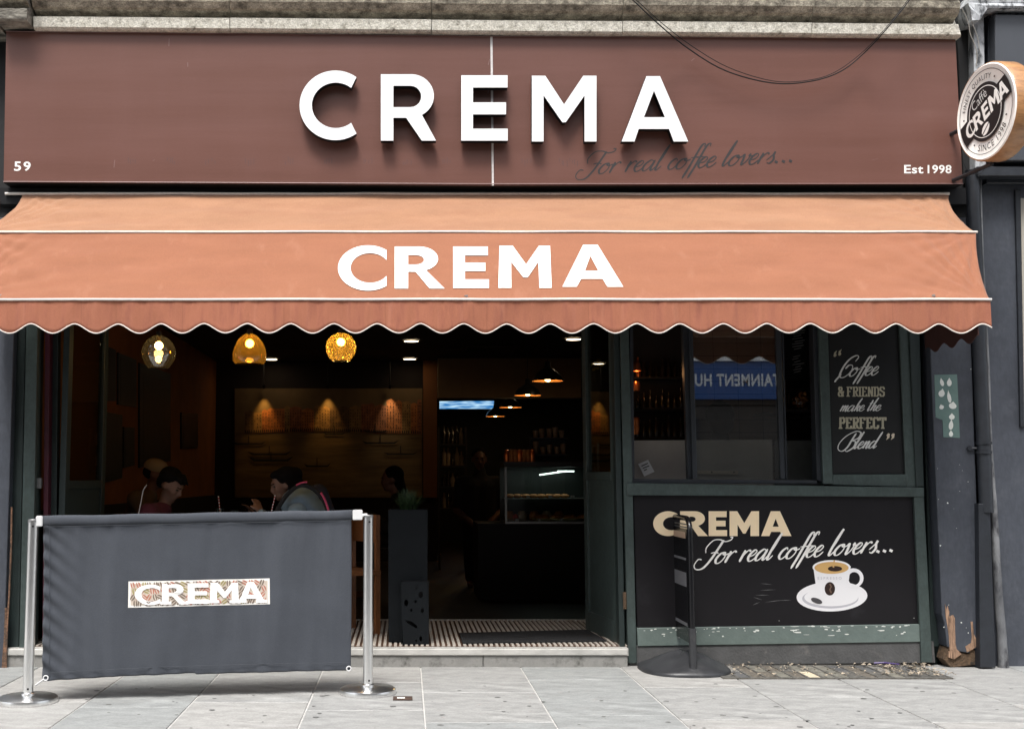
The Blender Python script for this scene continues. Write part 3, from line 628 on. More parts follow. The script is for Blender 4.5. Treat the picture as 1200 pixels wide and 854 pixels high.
# valance
per = 51.07 / F * (Y2a + D); x_low = at(62, 390, Y2a).x
za, zb = at(560, 379.5, Y2a).z, at(560, 390.5, Y2a).z
def val_z(x):
    c = .5 + .5 * cos(2 * pi * (x - x_low) / per); c = c ** .85
    return za + (zb - za) * c
def val_y(x, v): return .004 * noise.noise(Vector((x * 14, v * 1.2, 4))) + .0022 * noise.noise(Vector((x * 55, v * .8, 8))) + Y2a - .004 - .006 * sin(x * 5.2 + 1) * v + .006 * v * sin(x * 2.1) + .003 * v * sin(x * 31)
def valance(X0, X1, z0, yf, zf, horiz=True):
    bm = NB(); n = int(abs(X1 - X0) / .009); rows = 7; g = []
    for s_ in (0, 1):
        gg = []
        for i in range(n + 1):
            x = X0 + (X1 - X0) * i / n; zb_ = zf(x); gg.append([bm.verts.new((x, yf(x, j / rows) + s_ * .002, z0 + (zb_ - z0) * j / rows)) for j in range(rows + 1)])
        g.append(gg)
    for s_ in (0, 1):
        for i in range(n):
            for j in range(rows): bm.faces.new((g[s_][i][j], g[s_][i + 1][j], g[s_][i + 1][j + 1], g[s_][i][j + 1]))
    for i in range(n): bm.faces.new((g[0][i][rows], g[0][i + 1][rows], g[1][i + 1][rows], g[1][i][rows]))
    return fin(bm)
obj('valance', valance(XL2, XR2, z2 - .004, val_y, val_z), M['fab_val'], aw, smooth=2)
bm = NB(); n = int((XR2 - XL2) / .012)
tube(bm, [(XL2 + (XR2 - XL2) * i / n, val_y(XL2 + (XR2 - XL2) * i / n, 1) - .001, val_z(XL2 + (XR2 - XL2) * i / n)) for i in range(n + 1)], .0040, 6); obj('valance_piping', bm, M['piping'], aw, smooth=True)
for (a, b, nm, r) in ((P((XLa - .01, Y0a - .004, zt + .004)), P((XRa, Y0a - .004, zt + .004)), 'top_bar', .010), (P((XL1, Y1a - .006, z1)), P((XR1 + .004, Y1a - .006, z1)), 'middle_bar', .0075), (P((XL2, Y2a - .008, z2)), P((XR2 + .006, Y2a - .008, z2)), 'front_bar', .0075)):
    bm = NB(); pts = [a.lerp(b, i / 40) + Vector((0, 0, .0035 * noise.noise(Vector((i * .35, r * 900, 0))))) for i in range(41)]; tube(bm, pts, r, 8); obj(nm, bm, M['piping'], aw, smooth=True)
# dark side cheeks with their own scallops, seen from inside
for X, nm in ((XR2 - .075, 'side_cheek'), (XL2 + .075, 'side_cheek')):
    bm = NB(); prof = [(Y0a, zt - .04), (Y1a + .02, z1 - .045), (Y2a + .03, z2 - .035), (Y2a + .01, zb - .01)]
    for i in range(1, 50):
        t = i / 50; y = Y2a + .01 + (Y0a - Y2a) * t; prof.append((y, zb - .028 + .022 * cos(t * 2 * pi * 3.2)))
    prof.append((Y0a, zb + .02))
    prism(bm, [prof], lambda a, b: Vector((X, a, b)), Vector((.003, 0, 0))); obj(nm, bm, M['fab_in'], aw)
# folding arms
for X in (XL2 + .34, (XL2 + XR2) / 2, XR2 - .34):
    bm = NB(); tube(bm, [(X, -.06, 2.62), (X + .35, -.40, 2.66), (X, Y2a + .02, z2 + .01)], .018, 8); obj('folding_arm', bm, M['steelp'], aw, smooth=True)
# lettering on the sloping front panel
p0 = P((0, Y1a, z1)); nfr = (P((1, 0, 0))).cross(P((0, Y2a - Y1a, z2 - z1))).normalized()
if nfr.y > 0: nfr = -nfr
def on_front(x, y): return onpl(x, y, p0 + nfr * .0042, nfr)
for ch, x0, y0, x1, y1 in (('C', 396, 287.5, 453, 340.5), ('R', 462.5, 289, 521, 338), ('E', 531, 289, 573, 337.5), ('M', 584, 288, 646.5, 337.3), ('A', 659, 287, 730.5, 336)):
    bm = prism(NB(), glyph_px(ch, x0, y0, x1, y1), on_front, nfr * -.0010); obj('letter', bm, M['awn_text'], aw)
# ================================================================== SHOPFRONT
def post(pts, Y, d, m, name='frame_post', parent=None):
    bm = pq(pts, Y, d); es = [e for e in bm.edges if all(v.co.y < Y + .001 for v in e.verts)]
    bmesh.ops.bevel(bm, geom=es, offset=.004, segments=1, affect='EDGES'); return obj(name, bm, m, parent)
TOP = 255      # everything above here is behind the awning
# left pilaster and left frame
pl = thing('slate_blue_pilaster', 'slate blue timber pilaster with peeling edge left of the entrance', 'pilaster', (at(0, 790, -.1).x, -.1, 0))
post([(-60, TOP), (20.5, TOP), (4, 792), (-75, 792)], -.10, .10, M['slate'], 'pilaster_board', pl)
wp = [(12.6, 594), (14.4, 594), (13.8, 640), (11.2, 700), (9.2, 730), (7.2, 795), (1.5, 796), (2.6, 770), (4.6, 745), (5.6, 712), (8.0, 712), (7.2, 735), (9.5, 700), (11.8, 640)]
obj('bare_timber_edge', prism(NB(), [wp], planeY(-.103), Vector((0, .01, 0))), mk('dirty_split_timber', (.16, .085, .05), .9, var=.5, vscale=20, grain=.3, gscale=80, dirt=(.05, .035, .025), dscale=14, dlo=.45, dhi=.6), pl)
lf = thing('left_shopfront_frame', 'dark green shopfront frame posts at the left of the entrance', 'door frame', (at(35, 775, 0).x, 0, 0))
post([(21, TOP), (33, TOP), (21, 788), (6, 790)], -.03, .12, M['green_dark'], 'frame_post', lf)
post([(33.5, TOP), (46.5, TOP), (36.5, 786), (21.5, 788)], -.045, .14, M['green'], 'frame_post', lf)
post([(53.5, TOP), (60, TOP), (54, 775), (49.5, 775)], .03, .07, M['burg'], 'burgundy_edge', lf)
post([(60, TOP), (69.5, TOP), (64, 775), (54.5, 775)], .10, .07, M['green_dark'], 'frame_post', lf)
h = at(45, 566, 0); bm = BX(h.x - .012, h.x + .018, .0, .03, h.z - .035, h.z + .035); obj('latch', bm, M['steelp'], lf)
struct('threshold', BX(XL - .06, RW, -.005, .6, -.1, FL), M['concrete'])
# left folded door leaf (glass over solid panel)
def leaf(name, label, a, b, d, m, stile, midz, glassm, handle=None):
    """door leaf standing between plan points a and b"""
    a = Vector(a); b = Vector(b); t = (b - a).normalized(); n = Vector((-t.y, t.x, 0)); L_ = (b - a).length; z0, z1_ = FL + .006, 2.72
    th = thing(name, label, 'door', (a.x, a.y, z0))
    def bb(u0, u1, za_, zb_, w0=-d / 2, w1=d / 2):
        bm = NB(); vs = [bm.verts.new(Vector((a.x, a.y, 0)) + t * u + n * w_ + Vector((0, 0, z))) for z in (za_, zb_) for u, w_ in ((u0, w0), (u1, w0), (u1, w1), (u0, w1))]
        for f in ((3, 2, 1, 0), (4, 5, 6, 7), (0, 1, 5, 4), (1, 2, 6, 5), (2, 3, 7, 6), (3, 0, 4, 7)): bm.faces.new([vs[i] for i in f])
        bmesh.ops.bevel(bm, geom=bm.edges[:], offset=.0025, segments=1, affect='EDGES'); return fin(bm)
    obj('stile', bb(0, stile, z0, z1_), m, th); obj('stile', bb(L_ - stile, L_, z0, z1_), m, th)
    obj('rail', bb(stile, L_ - stile, z0, z0 + .14), m, th); obj('rail', bb(stile, L_ - stile, midz - .04, midz + .02), m, th); obj('rail', bb(stile, L_ - stile, z1_ - .1, z1_), m, th)
    obj('lower_panel', bb(stile, L_ - stile, z0 + .14, midz - .04, -d / 4, d / 4), M['green_dark'] if m is M['green_dark'] else m, th)
    obj('glass_pane', bb(stile, L_ - stile, midz + .02, z1_ - .1, -.004, .004), glassm, th)
    if handle:
        u, hz0, hz1, side = handle; p = Vector((a.x, a.y, 0)) + t * u + n * side
        bm = NB(); tube(bm, [p + Vector((0, 0, hz0)), p + Vector((0, 0, hz1))], .011, 8)
        for z in (hz0 + .03, hz1 - .03): tube(bm, [p + Vector((0, 0, z)), p - n * side * .7 + Vector((0, 0, z))], .006, 6)
        obj('pull_handle', bm, M['steelp'], th, smooth=True)
    return th
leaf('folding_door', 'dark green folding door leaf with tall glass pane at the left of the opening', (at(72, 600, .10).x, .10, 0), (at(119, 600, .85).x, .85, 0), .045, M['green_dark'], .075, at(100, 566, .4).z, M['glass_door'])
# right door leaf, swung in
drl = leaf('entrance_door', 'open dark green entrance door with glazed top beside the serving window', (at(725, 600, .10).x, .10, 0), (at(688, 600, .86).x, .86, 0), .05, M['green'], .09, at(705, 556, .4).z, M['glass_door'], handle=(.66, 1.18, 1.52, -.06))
hp = at(732, 703, .0)
obj('hinge', BX(hp.x - .014, hp.x + .006, -.030, .06, hp.z - .055, hp.z + .055), M['rot'], drl)
# post between door and window
wf = thing('window_bay_frame', 'dark green timber frame holding the serving window and black panels', 'window frame', (at(900, 776, 0).x, 0, 0))
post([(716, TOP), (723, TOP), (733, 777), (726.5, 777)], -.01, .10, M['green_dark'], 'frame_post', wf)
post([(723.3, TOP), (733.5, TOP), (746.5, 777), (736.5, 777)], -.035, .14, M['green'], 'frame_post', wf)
post([(957, 300), (967.5, 300), (976.3, 567), (965, 567)], -.03, .10, M['green'], 'frame_post', wf)
post([(735, 565.5), (1083, 571), (1083.5, 582), (735.3, 580)], -.05, .15, M['green'], 'transom', wf)
post([(1050, 300), (1066, 300), (1074, 571), (1062, 571)], -.03, .10, M['green'], 'frame_post', wf)
post([(976, 555.5), (1062, 555.5), (1062.2, 570.5), (976, 568)], -.028, .08, M['green'], 'rail', wf)
post([(1071, 572), (1082.5, 572), (1093, 776), (1080, 776)], -.04, .12, M['green'], 'frame_post', wf)
post([(1061, 300), (1075, 300), (1083, 570), (1074.3, 570)], -.045, .12, M['green_dark'], 'frame_post', wf)
post([(746.6, 735.5), (1080, 731), (1080.8, 752), (747.5, 757)], -.03, .10, M['green_lt'], 'bottom_rail', wf)
# flaked paint on the bottom rail
bm = NB()
for i in range(70):
    t = random.random(); x = 750 + t * 325; y = 735.5 + random.choice((random.uniform(0, 2), random.uniform(1, 12), random.uniform(1, 6))) - t * 3.5; l = random.uniform(1.5, 9) * (1.3 if 930 < x < 1040 else .7); hh = random.uniform(.35, 1.2)
    n = 7; bm.faces.new([bm.verts.new(at(x + l * cos(a) * .5 * random.uniform(.6, 1.1), y + hh * sin(a) * random.uniform(.5, 1.1), -.0312 - i * .00001)) for a in [2 * pi * k / n for k in range(n)]])
tag(obj('flaked_paint', bm, M['flake'], wf), kind='stuff')
# plinth
struct('plinth', pq([(738, 756), (1094, 751.5), (1096, 776), (738, 779)], -.02, .12), M['concrete'])
# black lower panel
lp = thing('lower_sign_panel', 'black panel with cream CREMA lettering and coffee cup print below the window', 'sign', (at(910, 733, -.01).x, -.01, at(910, 733, -.01).z))
post([(742, 580), (1072, 580), (1077.5, 731.5), (746.5, 735.8)], -.012, .05, M['panel'], 'panel_board', lp)
YL = -.012
for ch, x0, x1 in (('C', 765.5, 794.5), ('R', 797, 829), ('E', 830.5, 852), ('M', 855, 889.5), ('A', 892, 927.5)):
    obj('letter', prism(NB(), glyph_px(ch, x0, 598.7, x1, 627.8, XHEAVY), planeY(YL - .0015), Vector((0, .0012, 0))), M['cream'], lp)
obj('lettering', script_text(NB(), 'For real coffee lovers...', 821, 1048, 661, 13.2, slope=.068, mapf=planeY(YL), off=Vector((0, -.002, 0)), slant=.48, thin=.10, thick=.22), M['ivory'], lp)
def flat(name, loops, m, d, parent, Y=YL): return obj(name, prism(NB(), loops, planeY(Y - d), Vector((0, .0004, 0))), m, parent)
flat('saucer_print', [ell(975, 698.5, 41.5, 17.5, 40, rot=-.03)], M['pwhite'], .0010, lp)
flat('saucer_shadow_print', [ell(973, 701, 33, 11.5, 32)], M['pgrey'], .0016, lp)
flat('saucer_well_print', [ell(974, 699.5, 31.5, 10.5, 32)], M['pwhite'], .0022, lp)
flat('handle_print', [ell(1000, 677, 12.0, 11.5, 24), ell(1001, 677.5, 6.8, 7.6, 20)[::-1]], M['pwhite'], .0026, lp)
cup = [(952.5, 663)] + [(953 + t * 5.5 + 14 * max(0, t - .62) ** 1.3, 663 + t * 40) for t in [k / 10 for k in range(1, 11)]] + ell(975, 698, 12.5, 7.5, 8, a0=pi * .85, a1=pi * .15, closed=False) + \
    [(994.5 - t * 0 - 1, 700 - 0 * t) for t in ()] + [(997 - (1 - t) * 5.5 - 12 * max(0, .38 - t) ** 1.3, 703 - t * 40) for t in [k / 10 for k in range(0, 11)]]
flat('cup_print', [cup], M['pwhite'], .0032, lp)
flat('cup_rim_print', [ell(974.5, 664.5, 22.3, 8.6, 36)], M['pwhite'], .0038, lp)
flat('crema_print', [ell(974.5, 665, 20, 7.0, 32)], M['crema'], .0044, lp)
flat('coffee_print', [ell(978.5, 666, 8.4, 3.2, 20)], M['coffee'], .0050, lp)
flat('drip_print', [[(975.5, 664), (977, 656), (978.5, 656), (977.5, 665)]], M['crema'], .0056, lp)
flat('bean_print', [ell(972.5, 689.5, 6.1, 7.9, 22)], M['coffee'], .0044, lp)
flat('bean_line_print', [[(971.6, 684), (973.5, 687), (971.6, 690.5), (973.6, 695), (975, 694), (973.2, 690.3), (975, 687), (973.2, 683.5)]], mk('bean_line', (.16, .10, .07), .5), .0050, lp)
flat('bean_print', [ell(957, 703.5, 7, 3.0, 14, rot=.35)], mk('grey_bean', (.06, .055, .06), .6), .0050, lp)
obj('lettering', font_text(NB(), 'ESPRESSO', planeY(YL), 958, 986, 675.5, 678.5, bold=.0, spacing=1.5, off=Vector((0, -.0046, 0))), M['pgrey'], lp)
bm = NB()
for x, y, l, a in ((900, 691, 20, -.05), (893, 697, 18, .0), (907, 704, 22, -.12), (921, 703, 14, -.05), (888, 701, 12, .3), (898, 684, 14, .1), (886, 707, 10, -.4)):
    dx, dy = cos(a) * l / 2, sin(a) * l / 2
    bm.faces.new([bm.verts.new(at(x + sx, y + sy, YL - .0008)) for sx, sy in ((-dx, -dy), (0, -.45), (dx, dy), (0, .3))])
tag(obj('scratches', bm, mk('pale_scratch', (.12, .12, .12), .7), lp), kind='stuff')
for x, y in ((913, 727), (1071, 724)):
    bm = NB(); lathe(bm, at(x, y, YL - .003), [(0, .0035), (.004, .003), (.0055, 0), (.004, -.003), (0, -.0035)], 10); obj('screw', bm, M['palemetal'], lp)
# chalk board panel
cb = thing('menu_quote_panel', 'tall black panel with Coffee and Friends quote right of the serving window', 'sign', (at(1015, 555, -.01).x, -.01, at(1015, 555, -.01).z))
post([(967, 300), (1052, 300), (1061.5, 555.5), (975.5, 555.5)], -.012, .03, M['chalk'], 'panel_board', cb)
YC = planeY(-.0125)
obj('lettering', script_text(NB(), 'Coffee', 982, 1026, 441.5, 10.2, slope=.05, mapf=YC, slant=.5, thin=.10, thick=.22), M['chalkw'], cb)
obj('lettering', slab_text(NB(), '& FRIENDS', 982.5, 1037, 453.6, 464, -.0, YC, 1.75), M['olive'], cb)
obj('lettering', script_text(NB(), 'make the', 984, 1030, 482, 6.8, slope=.02, mapf=YC, slant=.5, thin=.12, thick=.26), M['chalkw'], cb)
obj('lettering', slab_text(NB(), 'PERFECT', 983.5, 1038, 489.5, 501.5, 0, YC, 2.3), M['olive'], cb)
obj('lettering', script_text(NB(), 'Blend', 987, 1025, 526, 8.4, slope=.03, mapf=YC, slant=.5, thin=.12, thick=.26), M['chalkw'], cb)
for (x, y, sgn) in ((979, 414, 1), (984.5, 412.5, 1)):
    bm = NB(); prism(bm, [[(x - 2.2, y + 3.5), (x - 1.4, y - 1), (x + 2, y - 3.6), (x + .6, y), (x + 1.4, y + 2.5), (x - .4, y + 4.2)]], planeY(-.0135), .0008); obj('quote_mark', bm, M['olive'], cb)
CQ = mk('cream_quote', (.60, .52, .40), .6)
for (x, y) in ((1040.5, 511.5), (1046, 511.5)):
    bm = NB(); prism(bm, [[(x + 2.4, y - 3.4), (x + 1.8, y + 1.2), (x - 2.2, y + 4.0), (x - .6, y + .6), (x - 1.6, y - 2.0), (x + .4, y - 4.0)]], planeY(-.0135), .0008); obj('quote_mark', bm, CQ, cb)

# serving window
sw = thing('serving_window', 'anthracite sliding serving window with closed glass sash between two open bays', 'window', (at(850, 567, .05).x, .03, at(850, 567, .05).z))
post([(737, 300), (741, 300), (743.8, 566), (739.5, 566)], .0, .09, M['frame'], 'frame_side', sw)
post([(739.5, 560.8), (957.5, 562.5), (958, 567), (739.8, 566)], -.012, .10, M['frame'], 'frame_sill', sw)
post([(797, 300), (803.5, 300), (811.5, 561), (806.5, 561)], .03, .06, M['frame'], 'sash_stile', sw)
post([(805, 300), (809, 300), (817.5, 561), (812, 561)], -.004, .05, M['frame'], 'sash_stile', sw)
post([(906.5, 300), (912.5, 300), (920.5, 561), (915, 561)], -.004, .05, M['frame'], 'sash_stile', sw)
post([(913.5, 300), (915.8, 300), (923.2, 561), (921.0, 561)], .02, .05, M['frame'], 'sash_stile', sw)
post([(950.5, 300), (957, 300), (964.7, 566), (957.5, 562)], .0, .09, M['frame'], 'frame_side', sw)
obj('glass_pane', pq([(809, 300), (906.7, 300), (915.2, 560.8), (817.3, 560.8)], .012, .005), M['glass_win'], sw)

# fascia header above windows
struct('shopfront_header', BX(at(18, 300, 0).x, at(1110, 300, 0).x, .0, .11, 2.73, 3.0), M['green_dark'])

# right: dark recess, pilaster with peeled base, downpipe
post([(1075.5, TOP), (1083.5, TOP), (1103, 784), (1092, 778)], .02, .10, M['green_dark'], 'recess_strip', wf)
rp = thing('peeling_pilaster', 'slate blue pilaster with rotten exposed timber base and teal patch', 'pilaster', (at(1125, 784, -.1).x, -.1, 0))
PL = -.10
post([(1083, TOP), (1133, TOP), (1150, 745), (1147.5, 762), (1139, 758), (1136, 765), (1120, 762), (1110, 757), (1107, 730), (1104, 720)], PL, .20, M['slate'], 'pilaster_board', rp)
post([(1110, 758), (1120, 763), (1136, 766), (1139, 759), (1147.5, 763), (1149, 778), (1114, 782), (1106, 772)], PL + .012, .17, M['rot'], 'rotten_base', rp)
for pts in ([(1107.4, 707), (1109.3, 714), (1110.4, 709), (1112.5, 716), (1112.3, 722), (1117, 720), (1119, 724), (1119.6, 752), (1121, 760), (1113, 762), (1112, 745), (1110.5, 734), (1108.4, 722)],
            [(1137.5, 728), (1140, 728), (1141, 742), (1144, 748), (1144.8, 757), (1139, 761), (1133, 764), (1131.5, 757), (1138, 753), (1139, 746)],
            [(1112, 763), (1121, 760), (1127, 766), (1118, 772), (1112, 770)]):
    obj('bare_timber', prism(NB(), [pts], planeY(PL - .003), Vector((0, .02, 0))), M['wood'], rp)
obj('teal_patch', prism(NB(), [[(1095, 439), (1121.5, 438.5), (1123, 470), (1124.8, 513), (1105.5, 512), (1104.5, 492), (1096.5, 489)]], planeY(PL - .002), Vector((0, .004, 0))), M['teal'], rp)
bm = NB()
for x, y, rx, ry, a in ((1104, 448.5, 2.2, 4, -.3), (1112.5, 448.5, 2.8, 4, 0), (1103.5, 461, 3.6, 4, .3), (1112.5, 466, 2.2, 6, -.2), (1116.5, 475.5, 4.5, 3.5, .2), (1103.5, 477, 2.8, 2.4, -.4), (1115.5, 488.5, 3.3, 3, 0), (1114.5, 498.5, 2.6, 5, .1), (1114.5, 508.5, 2.4, 3, 0)):
    l = ell(x, y, rx, ry, 12, rot=a); l[9] = (l[9][0], l[9][1] - ry * .5); obj('pale_drop', prism(NB(), [l], planeY(PL - .0035), Vector((0, .0012, 0))), M['flake'], rp)
bm = NB()
for i in range(26):
    x = random.uniform(1092, 1140); y = random.choice((random.uniform(540, 590), random.uniform(400, 760), random.uniform(690, 750))); r = random.uniform(.3, .9)
    if x < 1087 + (y - 400) * .05: continue
    bm.faces.new([bm.verts.new(at(x + r * cos(a) * random.uniform(.6, 1.4), y + r * sin(a) * random.uniform(.5, 1.3), PL - .0012)) for a in [k * pi / 3 for k in range(6)]])
tag(obj('paint_chips', bm, M['flake'], rp), kind='stuff')
# bevelled side of pilaster and downpipe
dp = thing('black_downpipe', 'dark cast iron downpipe with bracket running beside the slate blue pilaster', 'downpipe', (at(1158, 784, -.1).x, -.14, 0))
def pt(px, py, Y): return at(px, py, Y)
def lerp_px(a, b, n=8): return [(a[0] + (b[0] - a[0]) * i / n, a[1] + (b[1] - a[1]) * i / n) for i in range(n + 1)]
bm = NB(); tube(bm, [pt(x, y, -.13) for x, y in lerp_px((1139, 200), (1156, 600))], .045, 16); obj('pipe', bm, M['slate_d'], dp, smooth=True)
post([(1147, 590), (1160, 590), (1167, 782), (1149, 782)], -.16, .12, M['slate_d'], 'pipe_casing', dp)
for y in (519, 530):
    bm = NB(); c = pt(1152.8, y, -.13); lathe(bm, c, [(.045, -.008), (.052, -.008), (.052, .008), (.045, .008)], 16); obj('pipe_collar', bm, M['slate_d'], dp, smooth=True)
c = pt(1152, 525, -.13); e = pt(1136, 525, -.10)
bm = NB(); tube(bm, [c, e + Vector((0, -.01, 0))], .008, 8); tube(bm, [e + Vector((-.005, -.02, 0)), e + Vector((-.005, .01, 0))], .016, 10); obj('bracket', bm, M['slate_d'], dp, smooth=True)
wpipe = thing('thin_pale_conduit', 'thin weathered pale conduit running down between downpipe and neighbouring wall', 'conduit', (at(1172, 784, -.05).x, -.07, 0))
bm = NB(); tube(bm, [pt(x, y, -.09) for x, y in ((1148, 200), (1151, 300), (1158, 430), (1161, 520), (1165, 600), (1170, 700), (1173.5, 740), (1176, 782))], [.010, .010, .010, .010, .022, .028, .030, .034], 12)
obj('conduit_run', bm, M['whitew'] if False else mk('worn_grey_conduit', (.06, .063, .07), .5, col2=(.26, .265, .275), vscale=7, dirt=(.03, .03, .035), dscale=9, dlo=.48, dhi=.62, stretch=(1, 1, .4)), wpipe, smooth=True)

# ================================================================== NEIGHBOURING SHOPFRONT (right)
nb = thing('neighbouring_shopfront', 'dark slate neighbouring shopfront with grey sign box at the right edge', 'shopfront', (at(1190, 784, 0).x, 0, 0))
def nbp(pts, Y, d, m, n): return post(pts, Y, d, m, n, nb)
nbp([(1140, 205), (1400, 205), (1400, 786), (1162, 786)], -.04, .14, M['slate'], 'wall_panel')
nbp([(1121.5, 36), (1139, 30), (1142, 205), (1129.5, 216)], -.08, .06, M['gap_shade'], 'dark_recess')
nbp([(1141, 24), (1153, 12), (1156, 200), (1143, 200)], -.16, .10, M['whitew'], 'weathered_pilaster')
nbp([(1153.5, 9), (1400, 9), (1400, 215), (1156, 215)], -.10, .10, M['slate_d'], 'sign_surround')
nbp([(1157.5, 16), (1162, 16), (1164, 196), (1159, 200)], -.14, .05, M['slate_d'], 'moulding')
nbp([(1166, 17), (1400, 20), (1400, 188), (1167.5, 188)], -.22, .13, M['slate_g'], 'sign_box')
nbp([(1146, 195), (1400, 197), (1400, 206), (1146, 206)], -.20, .12, M['slate_d'], 'lower_moulding')
nbp([(1195, 232), (1400, 232), (1400, 500), (1199.5, 500)], -.05, .02, mk('beige_blind', (.36, .34, .29), .8), 'window_blind')
nbp([(1190, 222), (1196, 222), (1201, 500), (1196, 500)], -.06, .03, M['slate_d'], 'window_edge')
bm = pq([(1136, 2), (1144, -12), (1400, -12), (1400, 8), (1156, 9), (1150, 22), (1140, 24)], -.28, .2)
bmesh.ops.subdivide_edges(bm, edges=bm.edges[:], cuts=4); 
for v in bm.verts: v.co += Vector((noise.noise(v.co * 20), noise.noise(v.co * 20 + Vector((5, 0, 0))), noise.noise(v.co * 20 + Vector((0, 9, 0))))) * .012
obj('crumbling_capital', bm, M['whitew'], nb)

# ================================================================== ROUND PROJECTING SIGN
XF = 3.70
def dmap(a, b): return Vector((XF, RC.y - a, RC.z + b))                # a towards the street, b up, metres on the face
d1 = XF / (667 / F); d2 = XF / (728 / F)                             # real distances of the face's two edges
# view-space depth along the optical axis is nearly Y
RC = Vector((XF, -D + (d1 + d2) / 2 - .02, 0)); RC.z = (at(1166, 131, RC.y)).z
R_ = (d1 - d2) / 2 * 1.0
rs = thing('round_projecting_sign', 'round black and white projecting sign with Caffe CREMA lettering on plywood rim', 'sign', (RC.x, RC.y, RC.z - R_))
bm = NB(); lathe(bm, (XF, RC.y, RC.z), [(R_ * .93, .012), (R_ * .985, .003), (R_, .012), (R_, .125), (R_ * .985, .135), (0, .135)], 64, axis='X'); obj('plywood_rim', bm, M['rimwood'], rs, smooth=True)
bm = NB(); lathe(bm, (XF, RC.y, RC.z), [(0, .004), (R_ * .92, .004), (R_ * .95, -.002), (R_ * .975, .004), (R_ * .975, .012)], 64, axis='X'); obj('sign_face', bm, M['signface'], rs, smooth=True)
def disc(loops, m, off, nm): return obj(nm, prism(NB(), loops, lambda a, b: dmap(a, b) + Vector((-off, 0, 0)), Vector((.0006, 0, 0))), m, rs)
ti = radians(24); rr = R_ * .86
BLK = mk('black_sign_print', (.012, .012, .013), .4)
def rot2(a, b, an=ti): return (a * cos(an) - b * sin(an), a * sin(an) + b * cos(an))
bw = .20 * R_ * 1.15
th0 = math.asin(bw / rr)
band = [(rr * cos(t), rr * sin(t)) for t in [-th0 + 2 * th0 * k / 8 for k in range(9)]] + [(-rr * cos(t), -rr * sin(t)) for t in [-th0 + 2 * th0 * k / 8 for k in range(9)]]
disc([[rot2(*p) for p in band]], BLK, .0030, 'black_band')
disc([ell(0, 0, rr * 1.005, rr * 1.005, 64), ell(0, 0, rr * .99, rr * .99, 64)[::-1]], BLK, .0026, 'outline_ring')
disc([ell(0, 0, R_ * .60, R_ * .60, 48)], BLK, .0036, 'black_disc')
disc([ell(0, 0, R_ * .53, R_ * .53, 48), ell(0, 0, R_ * .515, R_ * .515, 48)[::-1]], M['ivory'], .0042, 'fine_ring')
xs_ = [(-.82, -.47), (-.45, -.10), (-.06, .20), (.24, .64), (.64, 1.02)]
bm = NB()
for ch, (a, b) in zip('CREMA', xs_):
    l = [[rot2((a + (b - a) * u + .06 * v) * R_ * .82 - .05 * R_, (v - .5) * R_ * .34) for u, v in q] for q in HEAVY[ch]()]
    prism(bm, l, lambda a_, b_: dmap(a_, b_) + Vector((-.0055, 0, 0)), Vector((.0008, 0, 0)))
obj('lettering', bm, M['ivory'], rs)
bm = NB(); font_text(bm, 'Caffè', dmap, 0, 0, 0, 0, bold=-.005, off=Vector((-.0048, 0, 0)), warp=lambda a, b: rot2((a - .5) * R_ * .52 - .03 * R_, R_ * (.24 + .20 * b))); obj('lettering', bm, M['chalkw'], rs)
def arc_txt(s, a0, a1, r0, r1):
    def wp_(a, b):
        t = radians(a0 + (a1 - a0) * a); r = R_ * (r0 + (r1 - r0) * b); return (r * cos(t), r * sin(t))
    bm = NB(); font_text(bm, s, dmap, 0, 0, 0, 0, bold=.004, spacing=1.15, off=Vector((-.0040, 0, 0)), warp=wp_); obj('lettering', bm, BLK, rs)
arc_txt('FINEST QUALITY', 165, 70, .645, .77); arc_txt('SINCE 1998', 248, 325, .80, .665)
for t in (178, 60, 236, 338): disc([ell(R_ * .71 * cos(radians(t)), R_ * .71 * sin(radians(t)), .007, .007, 8)], BLK, .0036, 'dot')
disc([ell(.0, -R_ * .36, R_ * .15, R_ * .095, 20, rot=radians(45))], M['ivory'], .0046, 'coffee_bean')
disc([[rot2(-.14 * R_, -.008, radians(45)), rot2(.14 * R_, .0, radians(45)), rot2(.14 * R_, .006, radians(45)), rot2(-.14 * R_, .0, radians(45))]][0:0] or [[(x, y - R_ * .36) for x, y in (rot2(-.15 * R_, -.006, radians(40)), rot2(.15 * R_, -.002, radians(40)), rot2(.15 * R_, .004, radians(40)), rot2(-.15 * R_, .002, radians(40)))]], BLK, .0052, 'bean_groove')
for dz in (.0, -R_ * 1.02):
    bm = NB(); tube(bm, [(XF + .07, RC.y + R_ * (.9 if dz == 0 else .2), RC.z + dz), (XF + .07, -.05, RC.z + dz)], .014, 8); obj('wall_bracket', bm, M['slate_d'], rs, smooth=True)

rs.rotation_euler = (0, 0, radians(7))
# ================================================================== CABLES
def cable(name, label, pts, r, m, sub=6):
    P3 = cat([tuple(p) for p in pts], sub); bm = NB(); tube(bm, P3, r, 6); o = obj(name, bm, m, smooth=2, center=True); tag(o, label, 'cable'); return o
CB = M['black']
cable('hanging_cable', 'black cable sagging across the right half of the brown fascia sign', [at(x, y, -.36 if y > 45 else -.50) for x, y in ((722, -14), (741, 0), (770, 27), (805, 56), (850, 83), (905, 97.5), (950, 95.5), (985, 84), (1012, 63), (1040, 33), (1066, 0), (1074, -14))], .0042, CB)
cable('hanging_cable', 'thinner black wire looping just above the sagging cable on the fascia', [at(x, y, -.34 if y > 45 else -.49) for x, y in ((724, -14), (745, 0), (774, 26), (809, 53), (853, 79), (905, 95), (946, 94.5), (978, 85), (1010, 62), (1038, 33), (1064, 0), (1072, -14))], .0025, CB)
wc = mk('grey_wire', (.25, .23, .2), .6)
